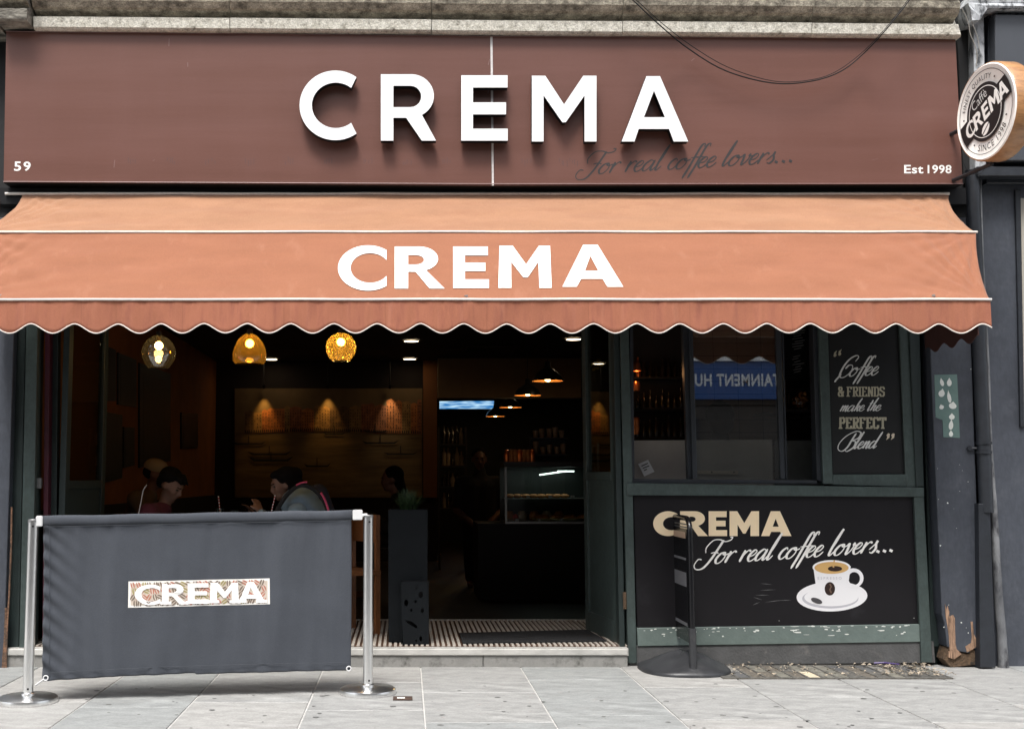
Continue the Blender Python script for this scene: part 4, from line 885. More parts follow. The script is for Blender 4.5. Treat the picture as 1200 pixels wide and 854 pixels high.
cable('loose_wire', 'pale loose wire curling down beside the cornice end', [at(x, y, -.30) for x, y in ((1127, 10), (1131, 18), (1135, 28), (1137, 40), (1142, 52), (1145, 64), (1144, 78))], .0028, wc)
cable('loose_wire', 'short grey wire hanging beside the weathered white pilaster', [at(x, y, -.26) for x, y in ((1138, 24), (1142, 34), (1146, 46), (1148, 60))], .0024, wc)
cable('loose_wire', 'thin wire looping under the round projecting sign', [at(x, y, -.20) for x, y in ((1129, 190), (1134, 200), (1142, 204), (1150, 203), (1154, 196))], .0022, CB)

# ================================================================== DOORSTEP
stp = thing('doorstep', 'worn grey stone doorstep with metal nosing below the open entrance', 'doorstep', (at(580, 778, -.05).x, -.08, 0))
xx = [at(-20, 775, -.06).x, at(170, 775, -.06).x, at(330, 775, -.06).x, at(566, 775, -.06).x, at(735.5, 770, -.06).x]
for a, b in zip(xx, xx[1:]): 
    bm = BX(a + .002, b - .002, -.075, -.006, -.02, FL - .048); bmesh.ops.bevel(bm, geom=bm.edges[:], offset=.004, segments=1, affect='EDGES'); obj('step_stone', bm, M['step'], stp, center=True)
bm = BX(xx[0], xx[-1] + .002, -.088, -.007, FL - .0475, FL + .001); bmesh.ops.bevel(bm, geom=[e for e in bm.edges if abs(e.verts[0].co.y + .088) < 1e-4 and abs(e.verts[1].co.y + .088) < 1e-4], offset=.008, segments=3, affect='EDGES'); obj('metal_nosing', bm, M['nosing'], stp)
# entrance matting strips
z_m = FL + .002; yb_ = ground(600, 727, z_m).y
em = thing('entrance_matting', 'ribbed brown and white entrance matting just inside the doorstep', 'matting', (at(560, 745, .4).x, .4, FL))
x_a, x_b = XL + .05, ground(716, 740, z_m).x
obj('mat_base', BX(x_a, x_b, -.004, yb_, FL + .0005, FL + .003), M['stripdk'], em)
bm = NB(); x = x_a + .01; 
while x < x_b - .02: box(bm, x, x + .019, 0, yb_ - .012, FL + .003, FL + .011); x += .036
tag(obj('mat_strips', bm, M['striplt'], em), kind='stuff')
obj('edge_strip', BX(x_a, x_b, yb_ - .010, yb_ + .012, FL + .0005, FL + .013), M['nosing'], em)
q = [ground(*p, FL + .02) for p in ((538, 741), (688, 737), (711, 750), (542, 752.5))]
bm = NB(); f_ = [bm.verts.new(p) for p in q]; g_ = [bm.verts.new(p - Vector((0, 0, .008))) for p in q]
bm.faces.new(f_); bm.faces.new(g_[::-1]); [bm.faces.new((f_[i], f_[(i + 1) % 4], g_[(i + 1) % 4], g_[i])) for i in range(4)]; fin(bm)
tag(obj('door_mat', bm, M['matr'], center=True), 'plain black rectangular door mat lying on the striped entrance matting', 'mat')

# ================================================================== PAVEMENT GRATE WITH DEBRIS
gr = thing('pavement_light_grate', 'dirty iron pavement grate with glass lenses and litter below the window', 'grate', ground(980, 786))
gc = [ground(842, 778.6), ground(1083, 776.4), ground(1112, 793.5), ground(848, 795.5)]
gx0, gx1, gy1, gy0 = gc[3].x, gc[2].x, -.03, gc[3].y
bm = BX(gx0, gx1, gy0, gy1, .0005, .004); obj('grate_bed', bm, mk('grate_dirt', (.12, .105, .085), .95, var=.7, vscale=50), gr)
for a in (gy0, gy1 - .018): obj('grate_frame', BX(gx0, gx1, a, a + .018, .0042, .009), M['iron'], gr)
nbars = 16
for i in range(nbars + 1):
    x = gx0 + (gx1 - gx0 - .014) * i / nbars; obj('grate_bar', BX(x, x + .014, gy0 + .019, gy1 - .019, .0042, .008), M['iron'], gr)
nr = 2
for i in range(nbars):
    for j in range(nr):
        x0 = gx0 + .017 + (gx1 - gx0 - .014) * i / nbars; wv = (gx1 - gx0 - .014) / nbars - .020; y0_ = gy0 + .022 + (gy1 - gy0 - .044) / nr * j; hv = (gy1 - gy0 - .044) / nr - .008
        if random.random() < .25: continue
        bm = BX(x0, x0 + wv, y0_, y0_ + hv, .0042, .006 + random.uniform(-.001, .002)); bmesh.ops.bevel(bm, geom=bm.edges[:], offset=.002, segments=1, affect='EDGES'); obj('glass_lens', bm, M['paper'] if (i, j) == (6, 0) else random.choice((M['glassblock'], M['concrete'], M['iron'], M['glassblock'], M['pave_bit'])), gr)
bm = NB()
for i in range(420):
    x = random.uniform(gx0, gx1 + .05) if random.random() < .5 else random.uniform(gx1 - .4, gx1 + .04); y = random.uniform(gy0 + .02, gy1); s_ = random.uniform(.002, .011); a = random.uniform(0, 3)
    v4 = [bm.verts.new((x + s_ * cos(a + k * pi / 2) * (1.8 if k % 2 else .7), y + s_ * sin(a + k * pi / 2) * (1.8 if k % 2 else .7), .018 + random.uniform(0, .012))) for k in range(4)]
    bm.faces.new(v4)
tag(obj('litter_scraps', bm, mk('litter', (.30, .25, .19), .9, var=.7, vscale=25), None), 'small dry scraps and leaves gathered on the pavement grate', 'litter', kind='stuff')
c = ground(1040, 776.5, .03); bm = NB(); tube(bm, [c + Vector((-.09, 0, 0)), c + Vector((-.03, -.01, .004)), c + Vector((.05, .0, -.006)), c + Vector((.08, .008, -.01))], .007, 6); tag(obj('purple_wrapper', bm, mk('purple_foil', (.06, .035, .14), .35), center=True), 'crumpled purple wrapper lying at the back of the grate', 'wrapper')
c = ground(472, 817.5, .004); bm = BX(c.x - .055, c.x + .055, c.y - .05, c.y + .05, .001, .006); pp = obj('brown_pavement_plate', bm, mk('rusty_plate', (.06, .035, .025), .8, var=.3), center=True); tag(pp, 'small brown metal plate set in the paving beside the right barrier base', 'plate')
c2 = c + Vector((-.01, 0, 0)); bm = BX(c2.x - .022, c2.x + .022, c2.y - .02, c2.y + .016, .0062, .007); obj('white_mark', bm, M['flake'], pp)

# ================================================================== CAFE BARRIER
P1 = ground(32.5, 822); P2 = ground(431, 811.5); dv = (P2 - P1).normalized(); nb_ = Vector((dv.y, -dv.x, 0)); 
ba = thing('cafe_barrier', 'grey canvas barrier banner with CREMA print between two steel posts', 'barrier', (P1 + P2) / 2)
zt1 = at(36, 609, P1.y).z; zt2 = at(431, 604, P2.y).z
for Pp, zt_ in ((P1, zt1), (P2, zt2)):
    bm = NB(); lathe(bm, Pp, [(.0, .035), (.036, .035), (.036, .05), (.030, .055), (.030, .040), (.15, .034), (.163, .026), (.168, .006), (.166, .0), (0, 0)], 48)
    b_ = obj('post_base', bm, M['steel'], ba, smooth=True)
    bm = NB(); tube(bm, [Pp + Vector((0, 0, .03)), Pp + Vector((0, 0, zt_))], .0290, 24); po = obj('post', bm, M['steel'], ba, smooth=True)
    bm = NB(); lathe(bm, Pp + Vector((0, 0, zt_)), [(.0, .005), (.026, .005), (.030, .001), (.030, -.012)], 24); obj('post_cap', bm, M['steelp'], po, smooth=True)
    for z in (.075, zt_ - .035):
        bm = NB(); c = Pp + Vector((.008, -.0275, z)); tube(bm, [c, c + Vector((0, -.004, 0))], .006, 8); obj('screw', bm, M['black'], po)
def bmap(x, y): return onpl(x, y, P1, nb_)
def bdisp(u, v):
    d = .004 * sin(u * 19 + 1.2 * v) * (.4 + .6 * v) + .014 * noise.noise(Vector((u * 9, v * 1.1, 1))) + .007 * noise.noise(Vector((u * 26, v * 2, 5)))
    e_ = math.exp(-u * 24); return d + e_ * .011 * sin(v * 60 - u * 95) + math.exp(-(1 - v) * 22) * .004 * sin(u * 90)
def bxy(u, v):
    l, r = 50.5 + .8 * sin(v * 5), 411.5 + .5 * sin(v * 4); x = l + (r - l) * u; yt = 605 - 7.2 * u + 2; ybm = 797.5 - 12.5 * u - 3.0 * sin(pi * u) * (1 if u < .5 else .5)
    return x, yt + (ybm - yt) * v
def bon(off):
    def f(x, y):
        u = (x - 50.5) / 361; yt = 607 - 7.2 * u; ybm = 797.5 - 12.5 * u - 3.0 * sin(pi * u) * (1 if u < .5 else .5); return bmap(x, y) + nb_ * (bdisp(u, (y - yt) / (ybm - yt)) + off)
    return f
def bsheet(nx, ny):
    bm = NB(); g = []
    def edge(v):
        l = 50.5 + .8 * sin(v * 5); r = 411.5 + .5 * sin(v * 4); return l, r
    for s_ in (0, 1):
        gg = []
        for j in range(ny + 1):
            v = j / ny; row = []
            l, r = edge(v)
            for i in range(nx + 1):
                u = i / nx; x = l + (r - l) * u; yt = 605 - 7.2 * u + 2; ybm = 797.5 - 12.5 * u - 3.0 * sin(pi * u) * (1 if u < .5 else .5); y = yt + (ybm - yt) * v
                d = bdisp(u, v)
                row.append(bm.verts.new(bmap(x, y) + nb_ * (d + (0 if s_ == 0 else -.003))))
            gg.append(row)
        g.append(gg)
    for s_ in (0, 1):
        for j in range(ny):
            for i in range(nx): bm.faces.new((g[s_][j][i], g[s_][j][i + 1], g[s_][j + 1][i + 1], g[s_][j + 1][i]))
    for i in range(nx): bm.faces.new((g[0][ny][i], g[0][ny][i + 1], g[1][ny][i + 1], g[1][ny][i]))
    for j in range(ny):
        for i in (0, nx): bm.faces.new((g[0][j][i], g[0][j + 1][i], g[1][j + 1][i], g[1][j][i]))
    return fin(bm)
bn = obj('banner', bsheet(150, 90), M['banner'], ba, smooth=2)
# top sleeve over the crossbar, hems
bm = NB(); A, B = bmap(50, 610.2), bmap(413.5, 603.2); tube(bm, [A.lerp(B, i / 20) + Vector((0, 0, .002 * sin(i * 1.3))) for i in range(21)], .030, 14)
for v in bm.verts: v.co = v.co + nb_ * (-.5 * (v.co - A).dot(nb_))
obj('top_sleeve', bm, M['banner'], ba, smooth=2)
for (a, b) in (((42.5, 610.4), (50.5, 610.2)), ((413, 603.2), (424.5, 603))):
    bm = NB(); A, B = bmap(*a), bmap(*b); u_ = (B - A)
    vs = [bm.verts.new(A + u_ * s_ + nb_ * t_ + Vector((0, 0, z_))) for z_ in (-.03, .03) for s_, t_ in ((0, -.018), (1, -.018), (1, .022), (0, .022))]
    for f in ((3, 2, 1, 0), (4, 5, 6, 7), (0, 1, 5, 4), (1, 2, 6, 5), (2, 3, 7, 6), (3, 0, 4, 7)): bm.faces.new([vs[i] for i in f])
    bmesh.ops.bevel(bm, geom=bm.edges[:], offset=.004, segments=2, affect='EDGES'); obj('crossbar_end', fin(bm), M['steel_cap'], ba)
bm = NB(); A, B = bmap(36, 610.2), bmap(430, 603.2); tube(bm, [A, B], .012, 8); obj('crossbar', bm, M['steel'], ba, smooth=True)
# ring and hook
for (x, y, x2, y2) in ((54, 793.5, 42, 802), (408.5, 782.5, 420, 790)):
    bm = NB(); c = bmap(x, y) + nb_ * .014; r = .013
    tube(bm, [c + dv * r * cos(t) + Vector((0, 0, r * sin(t))) for t in [2 * pi * k / 14 for k in range(15)]], .004, 6)
    if x < 100: tube(bm, [c + (dv * -.012 + Vector((0, 0, -.008))), bmap(x2, y2) + nb_ * .01], .0055, 6)
    obj('eyelet_hook', bm, M['steel_cap'], ba, smooth=True)
# stitched hems: raised lines
bm = NB()
for (a, b) in (((58.5, 614), (58, 792)), ((52, 787.5), (410, 775.5)), ((51, 617), (412, 609.5))):
    pts = [bmap(a[0] + (b[0] - a[0]) * i / 60, a[1] + (b[1] - a[1]) * i / 60 - (2.2 * sin(pi * i / 60) if a[1] > 700 else 0)) + nb_ * .0115 for i in range(61)]
    tube(bm, pts, .0013, 4)
obj('hem_stitching', bm, mk('dark_hem_thread', (.05, .055, .065), .9), ba)  # thread slightly darker than the banner cloth
# logo
def lgp(loops, off, bm=None):
    return prism(bm or NB(), loops, bon(off), nb_ * -.0003)
top = [(150.5 + 165.5 * i / 30, 681 - 3.7 * i / 30) for i in range(31)]; bot = [(150 + 166.3 * i / 30, 711.8 - 4.3 * i / 30) for i in range(31)]
bm = NB(); rows_ = []
for j in range(7):
    rows_.append([bm.verts.new(bon(.002)(a[0] + (b[0] - a[0]) * j / 6, a[1] + (b[1] - a[1]) * j / 6)) for a, b in zip(top, bot)])
for A, B in zip(rows_, rows_[1:]):
    for k in range(30): bm.faces.new((A[k], A[k + 1], B[k + 1], B[k]))
obj('logo_print', bm, M['bprint'], ba, smooth=2)
bm = NB(); rows_ = []
for j in range(5):
    rows_.append([bm.verts.new(bon(.0028)(153 + 160.5 * i / 30, 683.6 - 3.6 * i / 30 + (25.6 - .5 * i / 30) * j / 4)) for i in range(31)])
for A, B in zip(rows_, rows_[1:]):
    for k in range(30): bm.faces.new((A[k], A[k + 1], B[k + 1], B[k]))
obj('logo_tint', bm, mk('pale_tan_print', (.46, .36, .29), .8, col2=(.66, .60, .52), vscale=45), ba, smooth=2)
random.seed(21); groups = {'bterra': [], 'bolive': [], 'bbrown': []}
def yc(x, t): return 681 - (x - 150) * .0225 + t * (30.6 - (x - 150) * .003)
xg = 155.5
while xg < 312:
    for row in range(4):
        t_ = .14 + row * .24; col = random.choice(('bterra', 'bterra', 'bolive', 'bbrown', 'bbrown')); a = random.uniform(.4, 2.6); x = xg + random.uniform(-1, 1) + (2.5 if row % 2 else 0); y = yc(x, t_)
        for sgn in (-1, 1):       # two halves of a bean with a gap between them
            ox, oy = -sin(a) * 1.5 * sgn, cos(a) * 1.5 * sgn; l = 3.9; pts = []
            for q in range(9):
                tt = pi * q / 8; lx, ly = l * cos(tt), 1.7 * sin(tt) * sgn
                pts.append((min(314.5, max(152, x + ox * .45 + lx * cos(a) - ly * sin(a))), y + oy * .45 + lx * sin(a) + ly * cos(a)))
            pts = [(px_, min(yc(px_, .955), max(yc(px_, .045), py_))) for px_, py_ in pts]; groups[col].append(pts)
    xg += 6.6
dd = .0036
for nm, ls in groups.items():
    bm = NB()
    for l in ls: dd += .000004; lgp([l], dd, bm)
    tag(obj('bean_pattern', bm, M[nm], ba), kind='stuff')
BL = mk('white_banner_letter', (.86, .84, .82), .8)
for ch, x0, x1 in (('C', 158, 188), ('R', 190, 219), ('E', 220, 245), ('M', 246, 280), ('A', 279, 311)):
    yy = -(x0 - 150) * .0235; bm = lgp(glyph_px(ch, x0, 684.5 + yy, x1, 708.5 + yy), .0062)
    if ch != 'C':
        for k_, sx in enumerate({'R': [(x0 - 2, x0 + 11), (x1 - 9, x1 + 2)], 'E': [(x0 - 2, x0 + 9)], 'M': [(x0 - 2, x0 + 11), (x1 - 11, x1 + 2)], 'A': [(x0 - 2, x0 + 10), (x1 - 11, x1 + 2)]}[ch]):
            lgp([[(sx[0], 705 + yy), (sx[1], 705 + yy), (sx[1], 708.6 + yy), (sx[0], 708.6 + yy)]], .0068 + k_ * .0001, bm)
    obj('letter', bm, BL, ba)

# ================================================================== PAVEMENT SIGN (edge on)
A_ = ground(806, 797.5); B_ = ground(797.5, 770); ctr = ground(801, 784.5)
ps = thing('swing_pavement_sign', 'black swinging pavement sign seen edge on with weighted rubber base', 'pavement sign', ctr)
bm = NB(); hwx = (ground(853, 783).x - ground(750, 783).x) / 2; hwy = .34
prof = [(1.0, 0), (1.0, .012), (.985, .022), (.93, .032), (.75, .055), (.50, .088), (.28, .110), (.12, .118), (0, .118)]
prev = None
for r, z in prof:
    if r == 0:
        t_ = bm.verts.new(ctr + Vector((0, 0, z))); [bm.faces.new((prev[k], prev[(k + 1) % 48], t_)) for k in range(48)]; break
    ring = []
    for k in range(48):
        a = 2 * pi * k / 48; ca, sa = cos(a), sin(a); p_ = 2.5
        q = (abs(ca) ** p_ + abs(sa) ** p_) ** (-1 / p_)
        rid = 1 + .0 * sin(4 * a)
        ring.append(bm.verts.new(ctr + Vector((hwx * r * q * ca, hwy * r * q * sa * .92, z * (1 + (.12 * cos(4 * a) if r < .95 else 0))))))
    if prev: [bm.faces.new((prev[k], prev[(k + 1) % 48], ring[(k + 1) % 48], ring[k])) for k in range(48)]
    else: bm.faces.new(ring[::-1])
    prev = ring
obj('rubber_base', fin(bm), M['rubber'], ps, smooth=True)
dA = Vector((ctr.x + .004, ctr.y - .245, 0)); dB = Vector((ctr.x + .008, ctr.y + .245, 0)); ztp = at(802, 606, ctr.y).z
dirv = (dB - dA).normalized(); sdn = Vector((-dirv.y, dirv.x, 0))
bm = NB(); path = [dA + Vector((0, 0, .02)), dA + Vector((0, 0, ztp - .09))]
for k in range(1, 7):
    t = k / 6 * pi / 2; path.append(dA + dirv * (.09 * (1 - cos(t))) + Vector((0, 0, ztp - .09 + .09 * sin(t))))
for k in range(0, 7):
    t = k / 6 * pi / 2; path.append(dB - dirv * (.09 * (1 - sin(t))) + Vector((0, 0, ztp - .09 + .09 * cos(t))))
path.append(dB + Vector((0, 0, .06))); tube(bm, path, .0175, 12); obj('tube_frame', bm, M['blkmetal'], ps, smooth=True)
for dd_ in (dA, dB): bm = NB(); tube(bm, [dd_ + Vector((0, 0, .03)), dd_ + Vector((0, 0, .30))], .024, 12); obj('frame_socket', bm, M['rubber'], ps, smooth=True)
def sq(a, b, z0, z1, t0, t1):
    bm = NB(); p_ = dA.lerp(dB, a); r_ = dA.lerp(dB, b); vs = [bm.verts.new(c + sdn * t + Vector((0, 0, z))) for z in (z0, z1) for c, t in ((p_, t0), (r_, t0), (r_, t1), (p_, t1))]
    for f in ((3, 2, 1, 0), (4, 5, 6, 7), (0, 1, 5, 4), (1, 2, 6, 5), (2, 3, 7, 6), (3, 0, 4, 7)): bm.faces.new([vs[i] for i in f])
    return fin(bm)
obj('swing_panel', sq(.10, .90, .20, ztp - .07, -.012, .012), M['blkmetal'], ps)
for (z0_, z1_, m_) in ((ztp - .13, ztp - .09, 'cream'), (ztp - .27, ztp - .255, 'steelp'), (ztp - .44, ztp - .35, 'steelp'), (.30, .32, 'steelp')):
    obj('poster_strip', sq(.16, .84, z0_, z1_, .0125, .0135), mk('poster_tone', (.32, .22, .16) if m_ == 'cream' else (.12, .12, .13), .5), ps)
    obj('poster_strip', sq(.16, .84, z0_, z1_, -.0135, -.0125), mk('poster_tone2', (.32, .22, .16) if m_ == 'cream' else (.12, .12, .13), .5), ps)
for z in (ztp - .04, ztp - .06):
    bm = NB(); tube(bm, [dA.lerp(dB, .06) + Vector((0, 0, z)), dA.lerp(dB, .94) + Vector((0, 0, z))], .005, 6); obj('cross_rod', bm, M['steelp'], ps)

# ================================================================== PLANTER + LANTERN BOX
pc = at(478, 755, .12); pc = Vector((ground(478, 752, FL).x, .26, FL + .012))
pn = thing('tall_planter', 'tall tapered charcoal planter with grass just inside the doorway', 'planter', pc)
w0, w1 = (at(502, 750, .12).x - at(455, 750, .12).x) / 2, (at(501.5, 600, .12).x - at(455, 600, .12).x) / 2
zt_ = at(478, 597, .12).z
bm = NB(); cyy = .12 + w1
def ringv(hw, z): return [bm.verts.new((pc.x + sx * hw, cyy + sy * hw, z)) for sx, sy in ((-1, -1), (1, -1), (1, 1), (-1, 1))]
r0 = ringv(w0 * .97, FL + .012); r1 = ringv(w1, zt_); r2 = ringv(w1 - .015, zt_); r3 = ringv(w1 - .02, zt_ - .05)
for A, B in ((r0, r1), (r1, r2), (r2, r3)):
    for k in range(4): bm.faces.new((A[k], A[(k + 1) % 4], B[(k + 1) % 4], B[k]))
bm.faces.new(r0[::-1]); bm.faces.new(r3); fin(bm); bmesh.ops.bevel(bm, geom=bm.edges[:], offset=.004, segments=2, affect='EDGES'); obj('planter_body', bm, M['planter'], pn)
obj('soil', BX(pc.x - w1 + .018, pc.x + w1 - .018, cyy - w1 + .018, cyy + w1 - .018, zt_ - .055, zt_ - .02), M['soil'], pn)
bm = NB(); random.seed(3)
for i in range(420):
    a = random.uniform(0, 2 * pi); lean = random.uniform(0, .75) ** 1.0; L_ = random.uniform(.10, .175); b0 = Vector((pc.x + random.uniform(-.045, .045), cyy + random.uniform(-.045, .045), zt_ - .02))
    dr = Vector((cos(a) * lean, sin(a) * lean, 1)).normalized(); side = Vector((-sin(a), cos(a), 0)) * .0035; pr = None
    for k in range(4):
        t = k / 3; c = b0 + dr * L_ * t + Vector((cos(a), sin(a), -1)) * (.035 * t * t * lean); s_ = side * (1 - t * .85); v_ = (bm.verts.new(c - s_), bm.verts.new(c + s_))
        if pr: bm.faces.new((pr[0], pr[1], v_[1], v_[0]))
        pr = v_
tag(obj('grass_tuft', bm, M['leaf'], pn), kind='stuff')
lb = thing('black_metal_box', 'small black metal box with drop shaped holes in front of the tall planter', 'box', (at(486, 755, .03).x, .06, FL + .012))
bl = [(470, 681.5), (501, 681), (503, 756), (472, 757)]
holes = [ell(x, y, rx, ry, 10, rot=a) for x, y, rx, ry, a in ((488, 688, 1.6, 2.6, .2), (493, 696.5, 2.6, 4, 0), (476, 706, 2.5, 4, 0), (487, 704.5, 1.4, 2, 0), (482, 714.5, 1.4, 2, 0), (495, 715, 1.7, 3, 0), (493, 748, 1.8, 3, 0), (488, 750.5, 1.2, 1.6, 0))]
holes.append([(475, 726), (482, 727.5), (489, 733), (488.5, 736), (482, 732.5), (477, 729.5)])
obj('pierced_front', prism(NB(), [bl] + holes, planeY(.03), Vector((0, .004, 0))), M['planter'], lb)
xa, xb = at(470, 700, .03).x, at(502.5, 700, .03).x; ztb = at(486, 681, .03).z
for n_, b_ in (('side_plate', (xa, xa + .004, .0345, .115)), ('side_plate', (xb - .004, xb, .0345, .115))): obj(n_, BX(*b_, FL + .012, ztb), M['planter'], lb)
obj('back_plate', BX(xa + .005, xb - .005, .110, .114, FL + .012, ztb), M['black'], lb)

# ================================================================== INTERIOR FITTINGS
# globe pendants
def globe(px, py, dpx, m, lab, prof, Y=.42):
    c = at(px, py, Y); r = dpx / 2 / F * (D + Y)
    t = thing('globe_pendant_lamp', lab, 'pendant lamp', (c.x, Y, c.z - r), group='glass globe lamps hanging inside the front opening')
    bm = NB(); lathe(bm, c, [(r * a, r * b) for a, b in prof], 40); obj('glass_globe', bm, m, t, smooth=2)
    bm = NB(); tube(bm, [c + Vector((0, 0, r * .92)), c + Vector((0, 0, r * 1.22))], .022, 14); obj('lamp_cap', bm, M['shade'], t, smooth=True)
    bm = NB(); tube(bm, [c + Vector((0, 0, r * 1.2)), Vector((c.x, c.y, 2.86))], .004, 6); obj('flex', bm, M['black'], t)
    bm = NB(); tube(bm, [c + Vector((0, 0, r * .95)), c + Vector((0, 0, r * .62))], .016, 12); obj('bulb_holder', bm, M['brass'], t, smooth=True)
    bm = NB(); bmesh.ops.create_uvsphere(bm, u_segments=16, v_segments=10, radius=.030); bmesh.ops.translate(bm, verts=bm.verts[:], vec=c + Vector((0, 0, r * .38))); obj('bulb', bm, M['bulb'], t, smooth=2)
    ld = bpy.data.lights.new('bulb_light', 'POINT'); ld.energy = .55; ld.color = (1, .62, .2); ld.shadow_soft_size = .035; lo = bpy.data.objects.new('bulb_light', ld); S.collection.objects.link(lo); lo.parent = t; lo.location = (0, 0, r * 1.38 - .045)
sph = [(.10, 1.0)] + [(cos(a), sin(a)) for a in [radians(80 - k * 10) for k in range(0, 13)]]
sph1 = sph[:13] + [(.62, -.82), (.48, -.94), (.44, -.96)]
g1 = [(.10, 1.0), (.30, .95), (.55, .80), (.78, .58), (.95, .28), (1.0, 0), (.97, -.3), (.85, -.6), (.68, -.85), (.60, -.95), (.56, -.97)]
g2 = [(.10, 1.0), (.28, .94), (.5, .78), (.72, .52), (.90, .15), (1.0, -.25), (.99, -.55), (.90, -.78), (.80, -.84)]
g3 = [(.10, 1.0)] + [(cos(a), sin(a)) for a in [radians(82 - k * 12) for k in range(0, 12)]] + [(.60, -.88)]
globe(186, 412.5, 40, M['g_clear'], 'smoked clear glass globe lamp, leftmost of the three in the opening', g1)
globe(292.5, 410, 40, M['g_amber'], 'smooth amber glass globe lamp, middle of the three in the opening', g2)
globe(399.5, 407.5, 36, M['g_crack'], 'crackled amber glass globe lamp nearest the doorway', g3)
# ceiling downlights
for px, py, r, lab in ((482, 400, .085, 'round ceiling downlight right of the crackled globe, nearer of two'), (480, 421, .085, 'round ceiling downlight right of the crackled globe, farther of two'), (672, 398, .085, 'round ceiling downlight above the black shaded pendants'),
                       (318, 421.5, .08, 'round ceiling downlight just right of the middle amber globe'), (622, 436, .05, 'small ceiling downlight beside the nearest black shaded pendant'), (688, 398.5, .03, 'tiny ceiling downlight beside the entrance door'), (254, 426, .02, 'tiny ceiling spot between the left and middle globes')):
    c = ground(px, py, 2.845); t = thing('ceiling_downlight', lab, 'downlight', c, group='ceiling downlights')
    bm = NB(); lathe(bm, c, [(0, .002), (r, .002), (r, .012)], 20); obj('lens', bm, M['down'], t)
    bm = NB(); lathe(bm, c, [(r + .001, .0), (r + .014, .0), (r + .014, .012)], 20); obj('trim_ring', bm, M['picf'], t)
# black cone pendants above the counter
for i, (px, py, wpx, lab) in enumerate(((642, 446.5, 37, 'black shaded pendant with copper lining, nearest and highest of four'), (618.5, 463.5, 32, 'black shaded pendant second from the front above the counter'),
                                        (598, 477.5, 27, 'black shaded pendant third from the front above the counter'), (580.5, 488, 23.5, 'black shaded pendant farthest back beneath the blue screen'))):
    dist = .33 * F / wpx; Y = dist - D; c = at(px, py, Y); r = .165
    t = thing('cone_pendant_lamp', lab, 'pendant lamp', c, group='black shaded pendant lamps over the counter')
    bm = NB(); lathe(bm, c, [(r, 0), (r * .93, .03), (r * .75, .075), (r * .45, .115), (.035, .14), (.028, .20), (.010, .21), (0, .21)], 32); obj('lamp_shade', bm, M['shade'], t, smooth=2)
    bm = NB(); lathe(bm, c, [(r * .985, .002), (r * .90, .028), (r * .72, .070), (r * .42, .108), (.03, .13), (0, .13)], 32); obj('shade_lining', bm, M['shade_in'], t, smooth=2)
    bm = NB(); bmesh.ops.create_uvsphere(bm, u_segments=14, v_segments=8, radius=.034); bmesh.ops.translate(bm, verts=bm.verts[:], vec=c + Vector((0, 0, .030))); obj('bulb', bm, M['pend'], t, smooth=2)
    ld = bpy.data.lights.new('bulb_light', 'POINT'); ld.energy = 1.2; ld.color = (1, .7, .35); ld.shadow_soft_size = .03; lo = bpy.data.objects.new('bulb_light', ld); S.collection.objects.link(lo); lo.parent = t; lo.location = (0, 0, -.012)
    bm = NB(); tube(bm, [c + Vector((0, 0, .2)), Vector((c.x, c.y, 2.86))], .004, 6); obj('flex', bm, M['black'], t)
# mural
YM = 7.96
mu = thing('canal_mural', 'dark framed canal view mural lit by three small spotlights', 'mural', (at(385, 580, YM).x, YM, at(385, 580, YM).z))
MWi = mk('mural_window_print', (.035, .018, .010), .8)
obj('canvas', pq([(275, 455), (495, 455), (495, 583), (275, 583)], YM, .03), mk('mural_sky', (.20, .125, .055), .8, var=.3, vscale=1.5), mu)
def mflat(name, pts, m, d): return obj(name, prism(NB(), [pts], planeY(YM - d), Vector((0, .002, 0))), m, mu)
MW = mk('mural_water', (.19, .115, .048), .8, var=.45, vscale=3, stretch=(.4, 1, 4)); MB = mk('mural_far_buildings', (.13, .075, .036), .8, var=.5, vscale=6); MBo = mk('mural_orange_palace', (.30, .10, .03), .8, var=.6, vscale=14); MD = mk('mural_dark_ink', (.010, .007, .005), .8)
mflat('painted_water', [(276, 507), (330, 502), (400, 505), (494, 510), (494, 582), (276, 582)], MW, .002)
random.seed(12); xb = 287.0; wb = NB(); kb_ = 0
BC = [mk('mural_house_%s' % k, c, .8, var=.45, vscale=14) for k, c in (('ochre', (.34, .18, .06)), ('rust', (.46, .15, .04)), ('umber', (.17, .09, .04)), ('sand', (.40, .25, .11)), ('brick', (.32, .11, .045)))]
while xb < 492:
    wv = random.uniform(6, 15); f_ = (xb - 287) / 205; ty = 482 - 11 * f_ + random.uniform(-2.5, 2.5); by = 505 + 3 * abs(f_ - .4) * 2; x1_ = min(xb + wv, 494)
    if 440 < xb < 470: ty -= 3
    pts_ = [(xb, by), (xb, ty), (xb + (x1_ - xb) * .5, ty - random.choice((0, 1.5, 2.5))), (x1_, ty), (x1_, by)]
    mflat('painted_house', pts_, BC[1] if (300 < xb < 322 or 440 < xb < 470) else random.choice(BC), .004 + (kb_ % 2) * .001); kb_ += 1
    nx = max(2, int(wv / 2.6)); yy = ty + 2.5
    while yy < by - 5:
        for i in range(nx):
            if random.random() < .8: x = xb + (x1_ - xb) * (i + .3) / nx; prism(wb, [rect(x, yy, x + .8, yy + 1.7)], planeY(YM - .008), .001)
        yy += 3.4
    x = xb
    while x < x1_ - 1.5: prism(wb, [[(x, by - .5), (x, by - 3), (x + .7, by - 4), (x + 1.4, by - 3), (x + 1.4, by - .5)]], planeY(YM - .008), .001); x += 2.4
    xb += wv
tag(obj('painted_windows', wb, MWi, mu), kind='stuff')
